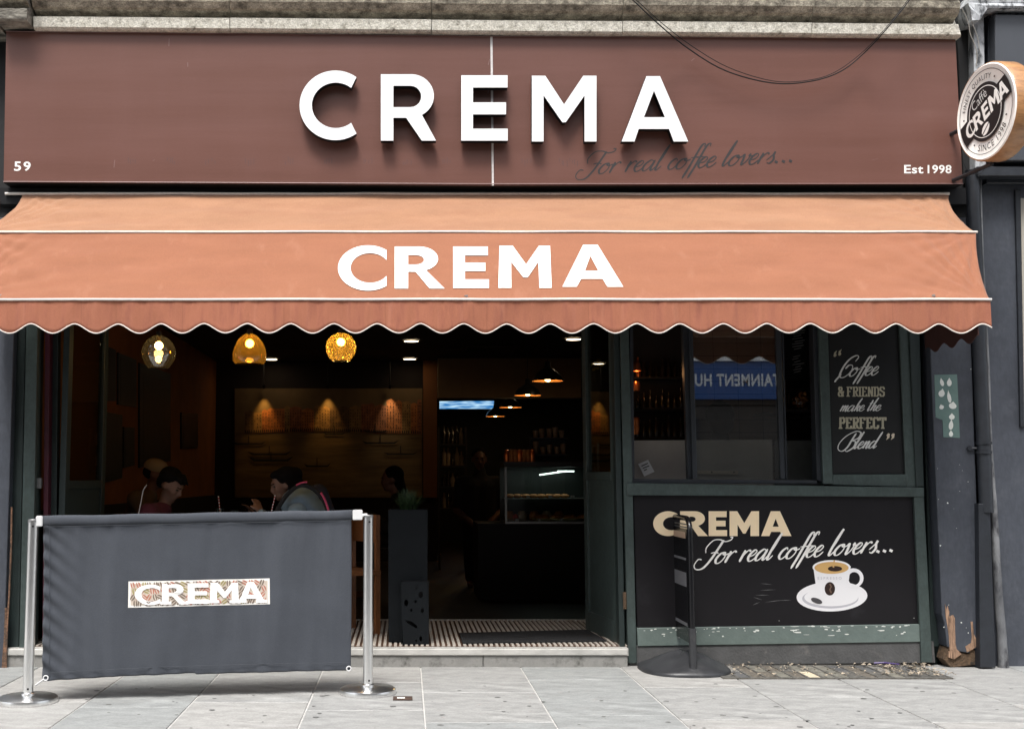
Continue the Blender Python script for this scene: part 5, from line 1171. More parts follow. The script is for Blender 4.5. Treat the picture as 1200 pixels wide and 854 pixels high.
for x, y, l, hgt in ((292, 519, 20, 1.6), (316, 531, 26, 2.2), (318, 538, 26, 2.6), (372, 545, 16, 2.0), (446, 518, 22, 1.8), (392, 508, 13, 1.6), (470, 531, 20, 1.4), (440, 505, 14, 1.4)):
    bm = NB(); prism(bm, [[(x - l, y - hgt), (x - l * .7, y), (x + l * .7, y), (x + l, y - hgt * 1.5), (x + l * .75, y + hgt), (x - l * .8, y + hgt)]], planeY(YM - .008), .001)
    prism(bm, [rect(x - 1, y - 9, x, y)], planeY(YM - .010), .001); obj('painted_boat', bm, MD, mu)
for i, (px, col, e) in enumerate(((309, (1, .58, .15), 5.5), (384, (1, .60, .17), 5.5), (457, (1, .84, .55), 4.2))):
    c = at(px, 455, 7.86); t = thing('mural_spotlight', ('small warm spotlight above the left of the canal mural', 'small warm spotlight above the middle of the canal mural', 'small whiter spotlight above the orange palace of the mural')[i], 'spotlight', c, group='spotlights above the mural')
    bm = NB(); tube(bm, [c + Vector((0, -.01, .05)), c + Vector((0, .01, .0))], .018, 12); obj('lamp_head', bm, M['picf'], t, smooth=True)
    bm = NB(); tube(bm, [c + Vector((0, -.02, .06)), Vector((c.x, c.y - .02, 2.86))], .008, 6); obj('stem', bm, M['picf'], t)
    ld = bpy.data.lights.new('spot_beam', 'SPOT'); ld.energy = e; ld.color = col; ld.spot_size = radians(58); ld.spot_blend = 1.0; ld.shadow_soft_size = .02
    lo = bpy.data.objects.new('spot_beam', ld); S.collection.objects.link(lo); lo.parent = t; lo.location = (0, .0, -.01)
    lo.rotation_euler = Vector((0, -.16, 1)).to_track_quat('Z', 'Y').to_euler()
# pictures on the left wall
XW = XL + .02
def wpic(pts, lab, k):
    t = thing('wall_picture', lab, 'picture', onX(*pts[3], XW), group='dark framed pictures on the left wall')
    obj('picture_frame', prism(NB(), [pts], lambda x, y: onX(x, y, XW), Vector((-.02, 0, 0))), M['picf'], t)
    cx_ = sum(p[0] for p in pts) / 4; cy_ = sum(p[1] for p in pts) / 4
    obj('picture_print', prism(NB(), [[(cx_ + (p[0] - cx_) * .78, cy_ + (p[1] - cy_) * .84) for p in pts]], lambda x, y: onX(x, y, XW + .003), Vector((-.002, 0, 0))), M['pic'], t)
wpic([(122, 404), (136, 410), (136, 470), (122, 470)], 'dark framed picture high on the orange wall nearest the folding door', 0)
wpic([(139, 413), (160, 422), (160, 477), (139, 474)], 'wider dark framed picture high on the orange wall, second from the door', 1)
wpic([(121, 482), (143.5, 486), (143.5, 560), (121, 566)], 'large dark framed picture low on the orange wall beside the door', 2)
wpic([(145.5, 500), (158, 501), (158, 545), (145.5, 548)], 'small dark framed picture low on the wall behind the seated man', 3)
wpic([(164, 425), (200, 438), (200, 540), (164, 548)], 'big dark framed picture behind the maroon jacket customer', 4)
wpic([(213, 483), (232, 485), (232, 525), (213, 526)], 'narrow dark framed picture deep in the room near the mural', 5)
# TV screen
t = thing('menu_screen', 'wide blue lit menu screen hung at the back of the cafe', 'screen', at(547, 480, 11.5))
obj('screen_case', pq(rect(514, 469, 582, 480), 11.5, .06), M['picf'], t)
SC = bpy.data.materials.new('blue_screen_picture'); SC.use_nodes = True; n = SC.node_tree.nodes; n.clear(); L = SC.node_tree.links
e_ = n.new('ShaderNodeEmission'); o_ = n.new('ShaderNodeOutputMaterial'); w_ = n.new('ShaderNodeTexNoise'); w_.inputs['Scale'].default_value = 6; tc = n.new('ShaderNodeTexCoord'); mp = n.new('ShaderNodeMapping'); mp.inputs['Scale'].default_value = (.6, 1, 5)
L.new(tc.outputs['Object'], mp.inputs[0]); L.new(mp.outputs[0], w_.inputs['Vector']); r_ = n.new('ShaderNodeValToRGB'); r_.color_ramp.elements[0].color = (.02, .16, .42, 1); r_.color_ramp.elements[1].color = (.45, .68, .85, 1); r_.color_ramp.elements[0].position = .4; r_.color_ramp.elements[1].position = .65
L.new(w_.outputs['Fac'], r_.inputs[0]); L.new(r_.outputs[0], e_.inputs[0]); e_.inputs[1].default_value = .55; L.new(e_.outputs[0], o_.inputs[0])
obj('screen_surface', pq([(515, 470), (579, 469.5), (578, 477.5), (576, 479), (515, 479)], 11.495, .004), SC, t)
rsf = thing('rear_bottle_shelf', 'dark rear shelves of bottles left of the standing person in black', 'shelf', (at(525, 600, 6.5).x, 6.6, FL))
rx0, rx1 = at(516, 600, 6.5).x, at(546, 600, 6.5).x
for py in (520, 545, 570, 595):
    z = at(525, py, 6.5).z; obj('shelf_board', BX(rx0, rx1, 6.5, 6.75, z - .02, z), M['brownw'], rsf)
for x in (rx0 - .02, rx1): obj('shelf_side', BX(x, x + .02, 6.5, 6.75, FL, at(525, 500, 6.5).z), M['brownw'], rsf)
for py in (520, 545, 570, 595):
    z = at(525, py, 6.5).z
    for i in range(5):
        hh = random.uniform(.16, .24); bm = NB(); lathe(bm, (rx0 + .05 + i * (rx1 - rx0 - .1) / 4, 6.6, z + .001), [(0, 0), (.028, 0), (.028, hh * .6), (.010, hh * .8), (.010, hh), (0, hh)], 10)
        tag(obj('bottle', bm, random.choice((M['bottle'], M['bottle'], M['cupm'])), smooth=True, center=True), ORD[i] + ' bottle from the left on the ' + {520: 'top', 545: 'second', 570: 'third', 595: 'lowest'}[py] + ' rear shelf beyond the entrance', 'bottle', 'bottles on the rear shelves')
# counter with display case
YCn = 3.0
ct = thing('display_counter', 'dark counter with lit glass pastry case inside the doorway', 'counter', (at(640, 612, YCn).x, YCn, FL))
x0c, x1c = at(592, 600, YCn).x, at(700, 600, YCn).x; zc0 = at(640, 611, YCn).z; zc1 = at(640, 545, YCn).z
obj('counter_base', BX(at(560, 600, YCn).x, x1c + .5, YCn, YCn + .8, FL, zc0 - .02), M['black'], ct)
obj('case_floor', BX(x0c, x1c, YCn, YCn + .6, zc0 - .019, zc0), M['steelp'], ct)
obj('case_top', BX(x0c, x1c, YCn + .10, YCn + .62, zc1 - .015, zc1 + .035), M['picf'], ct)
obj('case_back', BX(x0c, x1c, YCn + .59, YCn + .62, zc0 + .001, zc1 - .016), mk('case_back_dull', (.02, .024, .022), .4), ct)
for x in (x0c + .0, x1c - .02): obj('case_post', BX(x, x + .02, YCn + .02, YCn + .04, zc0 + .001, zc1 - .016), M['palemetal'], ct)
obj('case_glass', BX(x0c + .021, x1c - .021, YCn + .02, YCn + .026, zc0 + .001, zc1 - .016), M['glass_case'], ct)
zs = at(640, 585, YCn).z
obj('glass_shelf', BX(x0c + .022, x1c - .022, YCn + .12, YCn + .58, zs, zs + .008), M['palemetal'], ct)
bm = NB(); bmesh.ops.create_cube(bm, size=1); bmesh.ops.scale(bm, verts=bm.verts[:], vec=(.26, .010, .012)); bmesh.ops.rotate(bm, verts=bm.verts[:], matrix=Matrix.Rotation(-.14, 3, 'Y')); bmesh.ops.translate(bm, verts=bm.verts[:], vec=at(648, 554, YCn + .13)); obj('light_strip', bm, M['led'], ct)
bm = NB(); bmesh.ops.create_cube(bm, size=1); bmesh.ops.scale(bm, verts=bm.verts[:], vec=(.16, .012, .012)); bmesh.ops.translate(bm, verts=bm.verts[:], vec=at(663, 552, YCn + .3)); obj('light_strip', bm, M['led'], ct)
ll = bpy.data.lights.new('case_glow', 'AREA'); ll.shape = 'RECTANGLE'; ll.size = .7; ll.size_y = .05; ll.energy = .32; ll.color = (.85, 1, .93)
lo = bpy.data.objects.new('case_glow', ll); S.collection.objects.link(lo); lo.parent = ct; lo.location = Vector(((x0c + x1c) / 2, YCn + .25, zc1 - .03)) - ct.location
random.seed(5)
def pastry(x, y, z, s_, lab):
    bm = NB(); bmesh.ops.create_uvsphere(bm, u_segments=10, v_segments=7, radius=1)
    for v in bm.verts: v.co = Vector((v.co.x * s_ * 1.4, v.co.y * s_, v.co.z * s_ * .65)) * (1 + .2 * noise.noise(v.co * 2.3 + Vector((x * 9, 0, 0)))); v.co += Vector((x, y, z + s_ * .6))
    o = obj('pastry', bm, M['pastry'], smooth=2, center=True); tag(o, lab, 'pastry', 'pastries in the display case')
for i in range(8): pastry(x0c + .07 + i * .075, YCn + .25, zs + .008, .033, ORD[i] + ' brown pastry from the left on the upper shelf of the glass case')
for i in range(4): pastry(x0c + .38 + i * .13, YCn + .22, zc0, .05, ORD[i] + ' golden pastry from the left on the floor of the glass case')
for i in range(6):
    x = x0c + .10 + i * .105; z = zs + .009 if i % 2 else zc0 + .002
    obj('price_card', BX(x, x + .035, YCn + .05, YCn + .053, z, z + .026), M['pgrey'], ct)
for i in range(5):
    c = Vector((x0c + .08 + i * .12, YCn + .42, zc0)); bm = NB(); lathe(bm, c, [(0, 0), (.045, 0), (.05, .05), (.03, .085), (0, .09)], 14); tag(obj('cake', bm, M['cream2'] if i % 2 else M['pastry'], smooth=True, center=True), ORD[i] + ' small cake from the left at the back of the glass case floor', 'cake', 'cakes in the display case')
t = thing('oval_tray', 'pale oval tray with yellow rim at the right of the glass case floor', 'tray', (x0c + .55, YCn + .16, zc0))
bm = NB(); lathe(bm, (0, 0, 0), [(0, .002), (.20, .002), (.26, .022), (.265, .026), (.20, .008), (0, .008)], 32)
for v in bm.verts: v.co = Vector((x0c + .52 + v.co.x, YCn + .20 + v.co.y * .45, zc0 + v.co.z))
obj('tray_dish', bm, mk('yellowish_tray', (.75, .66, .36), .3), t, smooth=2)
# plate of food
c = Vector((x0c + .12, YCn + .22, zc0)); bm = NB(); lathe(bm, c, [(0, .004), (.05, .004), (.10, .014), (.10, .018), (.05, .009), (0, .009)], 24); pl_ = obj('serving_plate', bm, M['cream2'], smooth=True, center=True); tag(pl_, 'round pale serving plate at the left of the glass case floor', 'plate')
bm = NB(); bmesh.ops.create_uvsphere(bm, u_segments=10, v_segments=7, radius=.03); bmesh.ops.translate(bm, verts=bm.verts[:], vec=c + Vector((0, 0, .035))); tag(obj('red_tart', bm, mk('red_fruit', (.5, .04, .02), .3), smooth=2, center=True), 'small red topped tart on the serving plate', 'tart')
# stand of cups on the counter case
zt3 = zc1 + .036
st = thing('cup_shelf_stand', 'two tier dark shelf stand of paper cups on the glass case', 'shelf stand', (at(645, 545, YCn).x, YCn + .3, zt3))
sx0, sx1 = at(622, 500, YCn + .3).x, at(664, 500, YCn + .3).x
zsh = [at(640, 532, YCn + .3).z, at(640, 513, YCn + .3).z]
for z in zsh: obj('shelf', BX(sx0, sx1, YCn + .2, YCn + .4, z - .012, z), M['picf'], st)
for x in (sx0, sx1 - .012): obj('stand_side', BX(x, x + .012, YCn + .401, YCn + .413, zt3, zsh[1] + .02), M['picf'], st)
obj('stand_side', BX(sx0, sx1, YCn + .414, YCn + .42, zt3, zsh[1] + .02), M['picf'], st)
for z in zsh:
    for i in range(5):
        x = sx0 + .045 + i * (sx1 - sx0 - .09) / 4 + random.uniform(-.01, .01); hc_ = random.choice((.07, .09, .12, .10)); bm = NB(); lathe(bm, (x, YCn + .28 + random.uniform(-.03, .03), z + .001), [(0, 0), (.020, 0), (.028, hc_), (.026, hc_), (.018, .006), (0, .006)], 14)
        tag(obj('paper_cup', bm, M['cupm'], smooth=True, center=True), ORD[i] + ' paper cup from the left on the ' + ('upper' if z == zsh[1] else 'lower') + ' shelf of the cup stand', 'cup', 'paper cups on the stand')
for i in range(7):
    c = at(594 + i * 5, 530 - (i % 2) * 3, YCn + .2); c.z = zt3
    bm = NB(); lathe(bm, c, [(0, 0), (.026, 0), (.03, .06), (.024, .09), (.018, .10), (.02, .115), (0, .118)], 14); tag(obj('biscuit_jar', bm, M['copper'] if i % 3 == 0 else M['pastry'], smooth=True, center=True), ORD[i] + ' small amber biscuit jar from the left beside the cup stand', 'jar', 'biscuit jars on the counter')

# serving window interior: tiled wall, shelves, bottles, screen
YT = 1.35
tw = BX(at(808, 300, YT).x, at(925, 300, YT).x, YT + .006, YT + .08, FL, 2.855); struct('tiled_wall', tw, M['grout']); tiled = bpy.data.objects['tiled_wall']
tx0, tx1 = at(808, 400, YT).x, at(922, 400, YT).x; tw_ = (at(873, 400, YT).x - at(845, 400, YT).x); thh = (at(850, 395, YT).z - at(850, 409.8, YT).z)
me_t = None; xt = tx0
while xt < tx1 - tw_ * .3:
    z = 1.0
    while z < 2.84:
        x1_ = min(xt + tw_ - .005, tx1)
        bm = BX(xt, x1_, YT, YT + .006, z, min(z + thh - .004, 2.85)); obj('tile', bm, M['tileD'], tiled, center=True); z += thh
    xt += tw_
struct('kitchen_partition', BX(at(925, 300, YT).x, XR, YT + .01, YT + .08, FL, 2.855), M['black'])
struct('window_reveal', BX(at(733, 400, .12).x, at(739, 400, .12).x, .12, .5, FL, 2.85), M['black'])
fsn = thing('frosted_counter_screen', 'low frosted grey screen behind the serving window', 'screen', (at(850, 566, .3).x, .3, 1.0))
obj('screen_sheet', pq([(741, 516), (905, 515), (907, 600), (743, 600)], .28, .008), M['frost'], fsn)
obj('screen_sheet', pq([(907.5, 516), (965, 516), (966, 600), (909, 600)], .34, .008), mk('dark_screen', (.10, .105, .10), .5, var=.2), fsn)
obj('lower_backing', pq([(741, 600.5), (966, 600.5), (966, 640), (741, 640)], .28, .008), M['black'], fsn)
pr = thing('white_price_rail', 'narrow white rail with two screws low inside the glass sash', 'rail', at(841, 556, .25))
obj('rail_bar', pq([(818, 551), (865, 551.5), (865, 555.5), (818, 555)], .25, .02), M['cream2'], pr)
for x in (834, 860): bm = NB(); p_ = at(x, 553, .25); tube(bm, [p_, p_ + Vector((0, -.004, 0))], .006, 8); obj('screw', bm, M['black'], pr)
lbx = [(747.8, 543.5), (759.5, 538.5), (767, 552.5), (755, 558)]
ls_ = tag(obj('paper_label', prism(NB(), [lbx], planeY(.272), Vector((0, .001, 0))), mk('grey_label', (.80, .80, .80), .7), center=True), 'small tilted pale paper label stuck on the screen in the left bay', 'label')
bm = NB()
for k, (a, b) in enumerate((((751.5, 545.5), (759, 542)), ((753, 548), (760.5, 545)), ((754.5, 550.5), (758, 549)))):
    prism(bm, [[(a[0], a[1]), (b[0], b[1]), (b[0] + .5, b[1] + 1), (a[0] + .5, a[1] + 1)]], planeY(.2705), .0008)
o = obj('label_print', bm, M['grey_ink']); o.parent = ls_; o.matrix_parent_inverse = Matrix.Translation(-WLOC[ls_.name])
# shelves and bottles in left bay
for zpx in (442, 478, 512):
    z = at(772, zpx, 1.0).z; tag(obj('bar_shelf', BX(at(742, 450, 1.0).x, at(806, 450, 1.0).x, .95, 1.15, z - .015, z), M['brownw'], center=True), {442: 'dark bar shelf at the top of the left bay', 478: 'dark bar shelf in the middle of the left bay', 512: 'dark bar shelf just above the frosted screen'}[zpx], 'shelf')
    for i in range(8):
        x = 748 + i * 7.2; c = at(x, zpx, 1.03); c.z = z + .001; hh = random.uniform(.10, .17)
        if zpx == 442: hh = random.uniform(.1, .16)
        bm = NB(); lathe(bm, c, [(0, 0), (.017, 0), (.018, hh * .6), (.007, hh * .78), (.007, hh), (0, hh)], 12); tag(obj('bottle', bm, M['copper'] if (i == 0 and zpx == 442) else M['bottle'], smooth=True, center=True), ORD[i] + ' slim bottle from the left on the ' + {442: 'top', 478: 'middle', 512: 'lowest'}[zpx] + ' bar shelf in the left bay', 'bottle', 'bottles on the bar shelves')
struct('bar_back', BX(at(735, 450, 1.2).x, at(808, 450, 1.2).x, 1.18, 1.25, FL, 2.855), M['brownw'])
c = at(746, 430, .7); t = thing('small_copper_lamp', 'small glowing copper wall lamp at the left edge of the serving window', 'lamp', c)
bm = NB(); lathe(bm, c, [(.012, .05), (.03, .02), (.035, -.03), (.03, -.03), (.025, .02), (.01, .045)], 14); obj('lamp_shade', bm, M['copper'], t, smooth=True)
bm = NB(); bmesh.ops.create_uvsphere(bm, u_segments=8, v_segments=6, radius=.012); bmesh.ops.translate(bm, verts=bm.verts[:], vec=c + Vector((0, 0, -.01))); obj('bulb', bm, emat('copper_lamp_bulb', (1, .45, .12), 9), t)
ld = bpy.data.lights.new('bulb_light', 'POINT'); ld.energy = .22; ld.color = (1, .5, .2); ld.shadow_soft_size = .02; lo = bpy.data.objects.new('bulb_light', ld); S.collection.objects.link(lo); lo.parent = t; lo.location = (0, -.0, -.05)  # point light added at the copper lamp to brighten the bays behind
for py, ln in ((458, .05), (500, .04), (509, .03)):
    c = at(745, py, .8); bm = NB(); lathe(bm, c, [(0, 0), (.03, 0), (.034, .05), (.028, .07), (0, .07)], 14); tag(obj('copper_mug', bm, M['copper'], smooth=True, center=True), {458: 'copper mug hanging high in the left bay', 500: 'copper mug low in the left bay', 509: 'lowest copper mug just above the frosted screen'}[py], 'mug')
# right bay: menu board, jar, wire basket
mb_ = thing('chalk_menu_board', 'narrow black menu board with faint slanted writing in the right bay', 'menu board', at(938, 445, .9))
obj('board', pq([(916, 300), (960, 300), (964, 445), (919, 445)], .9, .02), M['chalk'], mb_)
bm = NB()
for k in range(22):
    y = 372 + k * 3.0; l = random.uniform(6, 14); x = 930 + random.uniform(-2, 2)
    if 12 < k < 15: continue
    prism(bm, [[(x, y + 1), (x + l, y - 1), (x + l, y - .1), (x, y + 1.8)]], planeY(.898), .001)
tag(obj('chalk_writing', bm, mk('faint_chalk', (.42, .42, .42), .9), mb_), kind='stuff')
c = at(938, 480, .75); t = thing('treat_jar', 'glass jar of brown treats in the right bay of the serving window', 'jar', c)
bm = NB(); lathe(bm, c, [(0, 0), (.07, 0), (.085, .04), (.085, .12), (.06, .155), (.06, .165)], 24); obj('jar_glass', bm, M['glass_case'], t, smooth=2)
for i in range(22):
    a = random.uniform(0, 6.28); r = random.uniform(0, .055); bm = NB(); bmesh.ops.create_icosphere(bm, subdivisions=1, radius=random.uniform(.014, .02)); bmesh.ops.translate(bm, verts=bm.verts[:], vec=c + Vector((r * cos(a), r * sin(a), random.uniform(.02, .12)))); obj('treat', bm, M['pastry'], t, smooth=2)
t = thing('wire_basket', 'diamond mesh wire basket in the right bay of the serving window', 'basket', at(938, 514, .7))
bm = NB()
for k in range(-10, 14):
    for sgn in (1, -1):
        x0_ = 920 + k * 3.3
        a = (x0_, 513); b = (x0_ + sgn * 20, 488)
        def clipx(p, q):
            pts = [(p[0] + (q[0] - p[0]) * s_ / 20, p[1] + (q[1] - p[1]) * s_ / 20) for s_ in range(21)]; return [z_ for z_ in pts if 921 < z_[0] < 957]
        pts = clipx(a, b)
        if len(pts) > 3: tube(bm, [at(pts[0][0], pts[0][1], .70 + .002 * sgn), at(pts[-1][0], pts[-1][1], .70 + .002 * sgn)], .0014, 4)
obj('wire_mesh', bm, M['palemetal'], t)
bm = NB(); 
for y in (488, 513): tube(bm, [at(920, y, .7), at(957, y, .7)], .004, 6)
obj('basket_rim', bm, M['palemetal'], t)
struct('right_bay_shelf', BX(at(916, 480, .6).x, at(966, 480, .6).x, .6, 1.3, at(938, 480, .75).z - .02, at(938, 480, .75).z - .001), M['brownw'])
struct('right_bay_counter', BX(at(916, 480, .6).x, at(966, 480, .6).x, .6, 1.3, at(938, 515, .7).z - .02, at(938, 514.5, .7).z - .001), M['brownw'])
# yellow flower shapes added behind the door glass in place of a yellow reflection
c = at(699, 432, 1.6)
t = thing('yellow_reflection_spray', 'small yellow flower spray added behind the entrance door glass in place of a reflection', 'flowers', c)
YE = mk('yellow_petal', (.85, .55, .02), .6, emit=None)
for i in range(9):
    p_ = c + Vector((random.uniform(-.05, .05), random.uniform(-.03, .03), random.uniform(-.02, .10))); bm = NB(); bmesh.ops.create_icosphere(bm, subdivisions=1, radius=.016); bmesh.ops.translate(bm, verts=bm.verts[:], vec=p_); obj('flower', bm, YE, t, smooth=2)
bm = NB(); tube(bm, [c + Vector((0, 0, .08)), c + Vector((-.02, 0, -.07)), Vector((c.x, c.y, c.z - .12))], .004, 5); obj('stem', bm, M['leaf'], t)

# ================================================================== FURNITURE
def table(x, y, z, lab, w_=.62):
    t = thing('cafe_table', lab, 'table', (x, y, FL), group='cafe tables inside the opening'); bm = BX(x - w_ / 2, x + w_ / 2, y - .32, y + .32, z - .03, z); bmesh.ops.bevel(bm, geom=bm.edges[:], offset=.006, segments=2, affect='EDGES'); obj('tabletop', bm, M['brownw'], t)
    bm = NB(); tube(bm, [(x, y, FL + .02), (x, y, z - .03)], .03, 12); obj('leg', bm, M['blkmetal'], t, smooth=True); bm = NB(); lathe(bm, (x, y, FL), [(0, .02), (.2, .014), (.21, 0)], 24); obj('foot', bm, M['blkmetal'], t, smooth=True)
YP = .95
tz = at(260, 607, YP).z
txc = at(262, 600, YP).x
table(txc, YP, tz, 'dark cafe table between the two seated customers', .62)
for px, hpx, lab in ((257, 9, 'drinks glass with striped straw on the cafe table'), (274, 7, 'second low drinks glass on the cafe table')):
    c = at(px, 600, YP - .05); c.z = tz + .001; t = thing('drinks_glass', lab, 'glass', c); hh = .075 if hpx > 8 else .06
    bm = NB(); lathe(bm, c, [(0, .006), (.028, .006), (.033, hh), (.035, hh), (.030, 0), (0, 0)], 18); obj('tumbler', bm, M['glass_case'], t, smooth=True)
    if hpx > 8:
        t2 = thing('paper_straw', 'red and white striped straw standing in the drinks glass', 'straw', c + Vector((0, 0, .01)))
        A, B = c + Vector((.01, 0, .01)), at(256, 581, YP - .05)
        for k in range(14):
            bm = NB(); tube(bm, [A.lerp(B, k / 14), A.lerp(B, (k + 1) / 14)], .0038, 8); obj('stripe', bm, M['pwhite'] if k % 2 else mk('red_stripe', (.5, .04, .04), .6), t2, smooth=True)
def chair(x, y, face, lab, m=None):
    t = thing('wooden_chair', lab, 'chair', (x, y, FL), group='wooden cafe chairs'); m = m or M['brownw']
    R = Matrix.Rotation(face, 3, 'Z')
    def pb(nm, x0, x1, y0, y1, z0, z1):
        bm = BX(x0, x1, y0, y1, z0, z1); bmesh.ops.rotate(bm, verts=bm.verts[:], matrix=R); bmesh.ops.translate(bm, verts=bm.verts[:], vec=(x, y, FL)); obj(nm, bm, m, t)
    pb('seat', -.21, .21, -.21, .21, .43, .46)
    for sx in (-1, 1):
        for sy in (-1, 1): pb('leg', sx * .19 - .018, sx * .19 + .018, sy * .19 - .018, sy * .19 + .018, 0, .429)
    for sx in (-1, 1): pb('back_post', sx * .19 - .016, sx * .19 + .016, .174, .206, .461, .86)
    pb('backrest', -.174, .174, .180, .20, .66, .86)
OW = mk('orange_chair_wood', (.20, .075, .025), .5, var=.2)
xm = at(182, 600, YP).x; xw = at(352, 600, YP).x
chair(xm - .06, YP, radians(90), 'dark wooden chair under the customer in the maroon top')
chair(xw + .05, YP, radians(-90), 'dark wooden chair under the customer in the pale blue jacket')
chair(at(400, 700, .6).x, .66, radians(-60), 'orange brown wooden chair behind the right end of the barrier', OW)
chair(at(460, 600, 3.0).x, 3.1, radians(-90), 'dark wooden chair under the customer sitting below the mural')

# ================================================================== PEOPLE
def cap_(bm, a, b, ra, rb, n=12):
    """round cone limb"""
    a, b = Vector(a), Vector(b); t = (b - a); L_ = t.length; t = t.normalized() if L_ > 1e-6 else Vector((0, 0, 1)); pts = []; rs = []
    for k in range(5): an = pi / 2 * k / 4; pts.append(a - t * ra * cos(an)); rs.append(max(.0008, ra * sin(an)))
    for k in range(1, 5): an = pi / 2 * k / 4; pts.append(b + t * rb * sin(an)); rs.append(max(.0008, rb * cos(an)))
    if L_ > 1e-4:
        u = t.cross(Vector((0, 0, 1)) if abs(t.z) < .9 else Vector((1, 0, 0))).normalized(); v = t.cross(u); rings = []
        for p, r in zip(pts, rs): rings.append([bm.verts.new(p + (u * cos(2 * pi * k / n) + v * sin(2 * pi * k / n)) * r) for k in range(n)])
        for A, B in zip(rings, rings[1:]):
            for k in range(n): bm.faces.new((A[k], A[(k + 1) % n], B[(k + 1) % n], B[k]))
        bm.faces.new(rings[0][::-1]); bm.faces.new(rings[-1])
    return bm
def ball(bm, c, r, Mx=None, n=16):
    r = r if isinstance(r, (tuple, list)) else (r, r, r); nb2 = bmesh.new(); bmesh.ops.create_uvsphere(nb2, u_segments=n, v_segments=max(6, n * 2 // 3), radius=1)
    mp_ = {}
    for v in nb2.verts:
        p = Vector((v.co.x * r[0], v.co.y * r[1], v.co.z * r[2])); p = (Mx @ p) if Mx else p; mp_[v] = bm.verts.new(p + Vector(c))
    for f in nb2.faces: bm.faces.new([mp_[v] for v in f.verts])
    nb2.free(); return bm
def organic(name, bm, m, parent, voxel=.012, smooth=3):
    me = bpy.data.meshes.new('tmp'); bm.to_mesh(me); bm.free(); o = bpy.data.objects.new('tmp', me); S.collection.objects.link(o)
    r = o.modifiers.new('r', 'REMESH'); r.mode = 'VOXEL'; r.voxel_size = voxel
    s_ = o.modifiers.new('s', 'SMOOTH'); s_.factor = .5; s_.iterations = smooth
    dg = bpy.context.evaluated_depsgraph_get(); me2 = bpy.data.meshes.new_from_object(o.evaluated_get(dg)); bpy.data.objects.remove(o); bpy.data.meshes.remove(me)
    b2 = bmesh.new(); b2.from_mesh(me2); bpy.data.meshes.remove(me2); b2.normal_update()
    return obj(name, b2, m, parent, smooth=2)
def hand(bm, wrist, d, up, curl=.5, s=1.0, side=1):
    """palm + four fingers + thumb; d along the hand, up = back of the hand"""
    d = Vector(d).normalized(); up = (Vector(up) - d * Vector(up).dot(d)).normalized(); lat = d.cross(up) * side; w_ = Vector(wrist)
    for k in range(4):
        o = (k - 1.5) * .019 * s; cap_(bm, w_ + lat * o * .7, w_ + d * .085 * s + lat * o, .012 * s, .011 * s, 8)
    for k, l in enumerate((.068, .078, .072, .055)):
        p = w_ + d * .088 * s + lat * (k - 1.5) * .021 * s; dd_ = d.copy()
        for j, fr in enumerate((.45, .32, .23)):
            dd_ = (Matrix.Rotation(-curl * (.6 + .5 * j) * side, 3, lat) @ dd_) if False else (dd_ - up * curl * (.5 + .3 * j)).normalized()
            q = p + dd_ * l * fr * s; cap_(bm, p, q, .0095 * s * (1 - .1 * j), .009 * s * (1 - .12 * j), 8); p = q
    p = w_ + d * .02 * s - lat * .030 * s; q = p + (d * .7 - lat * .7 - up * .2).normalized() * .045 * s; cap_(bm, p, q, .013 * s, .011 * s, 8); r_ = q + (d * .95 - lat * .1 - up * .3).normalized() * .032 * s; cap_(bm, q, r_, .010 * s, .009 * s, 8)
def head(bm, c, Mx, s=1.0, fem=False):
    """face looks along local +X, up +Z"""
    f = lambda x, y, z: Vector(c) + Mx @ (Vector((x, y, z)) * s)
    B_ = lambda x, y, z, r, n=14: ball(bm, f(x, y, z), tuple(k * s for k in r), Mx, n)
    B_(-.012, 0, .035, (.095, .075, .088), 20); B_(.030, 0, .0, (.060, .062, .075), 18); B_(.045, 0, -.055, (.045, .048, .048), 16)   # cranium, face, jaw
    B_(.072, 0, -.088, (.018, .020, .016)); B_(.078, 0, .035, (.018, .050, .012))                                                        # chin, brow
    cap_(bm, f(.085, 0, .025), f(.108, 0, -.018), .008 * s, .0125 * s, 8); B_(.096, .012, -.022, (.010, .008, .007), 8); B_(.096, -.012, -.022, (.010, .008, .007), 8)   # nose
    B_(.088, 0, -.046, (.011, .022, .0055), 10); B_(.086, 0, -.056, (.011, .020, .006), 10)                                              # lips
    for sy in (-1, 1):
        B_(.055, sy * .040, -.015, (.028, .022, .026), 10); B_(-.008, sy * .076, -.008, (.020, .008, .032), 10)                         # cheeks, ears
def eyes(c, Mx, s, parent):
    for sy in (-1, 1):
        bm = NB(); ball(bm, Vector(c) + Mx @ (Vector((.078, sy * .031, .010)) * s), (.011 * s, .014 * s, .007 * s), Mx, 10); obj('eye', bm, M['eye'], parent, smooth=2)
        bm = NB(); cap_(bm, Vector(c) + Mx @ (Vector((.092, sy * .016, .030)) * s), Vector(c) + Mx @ (Vector((.078, sy * .050, .032)) * s), .0045 * s, .003 * s, 6); obj('eyebrow', bm, M['hair'], parent, smooth=2)

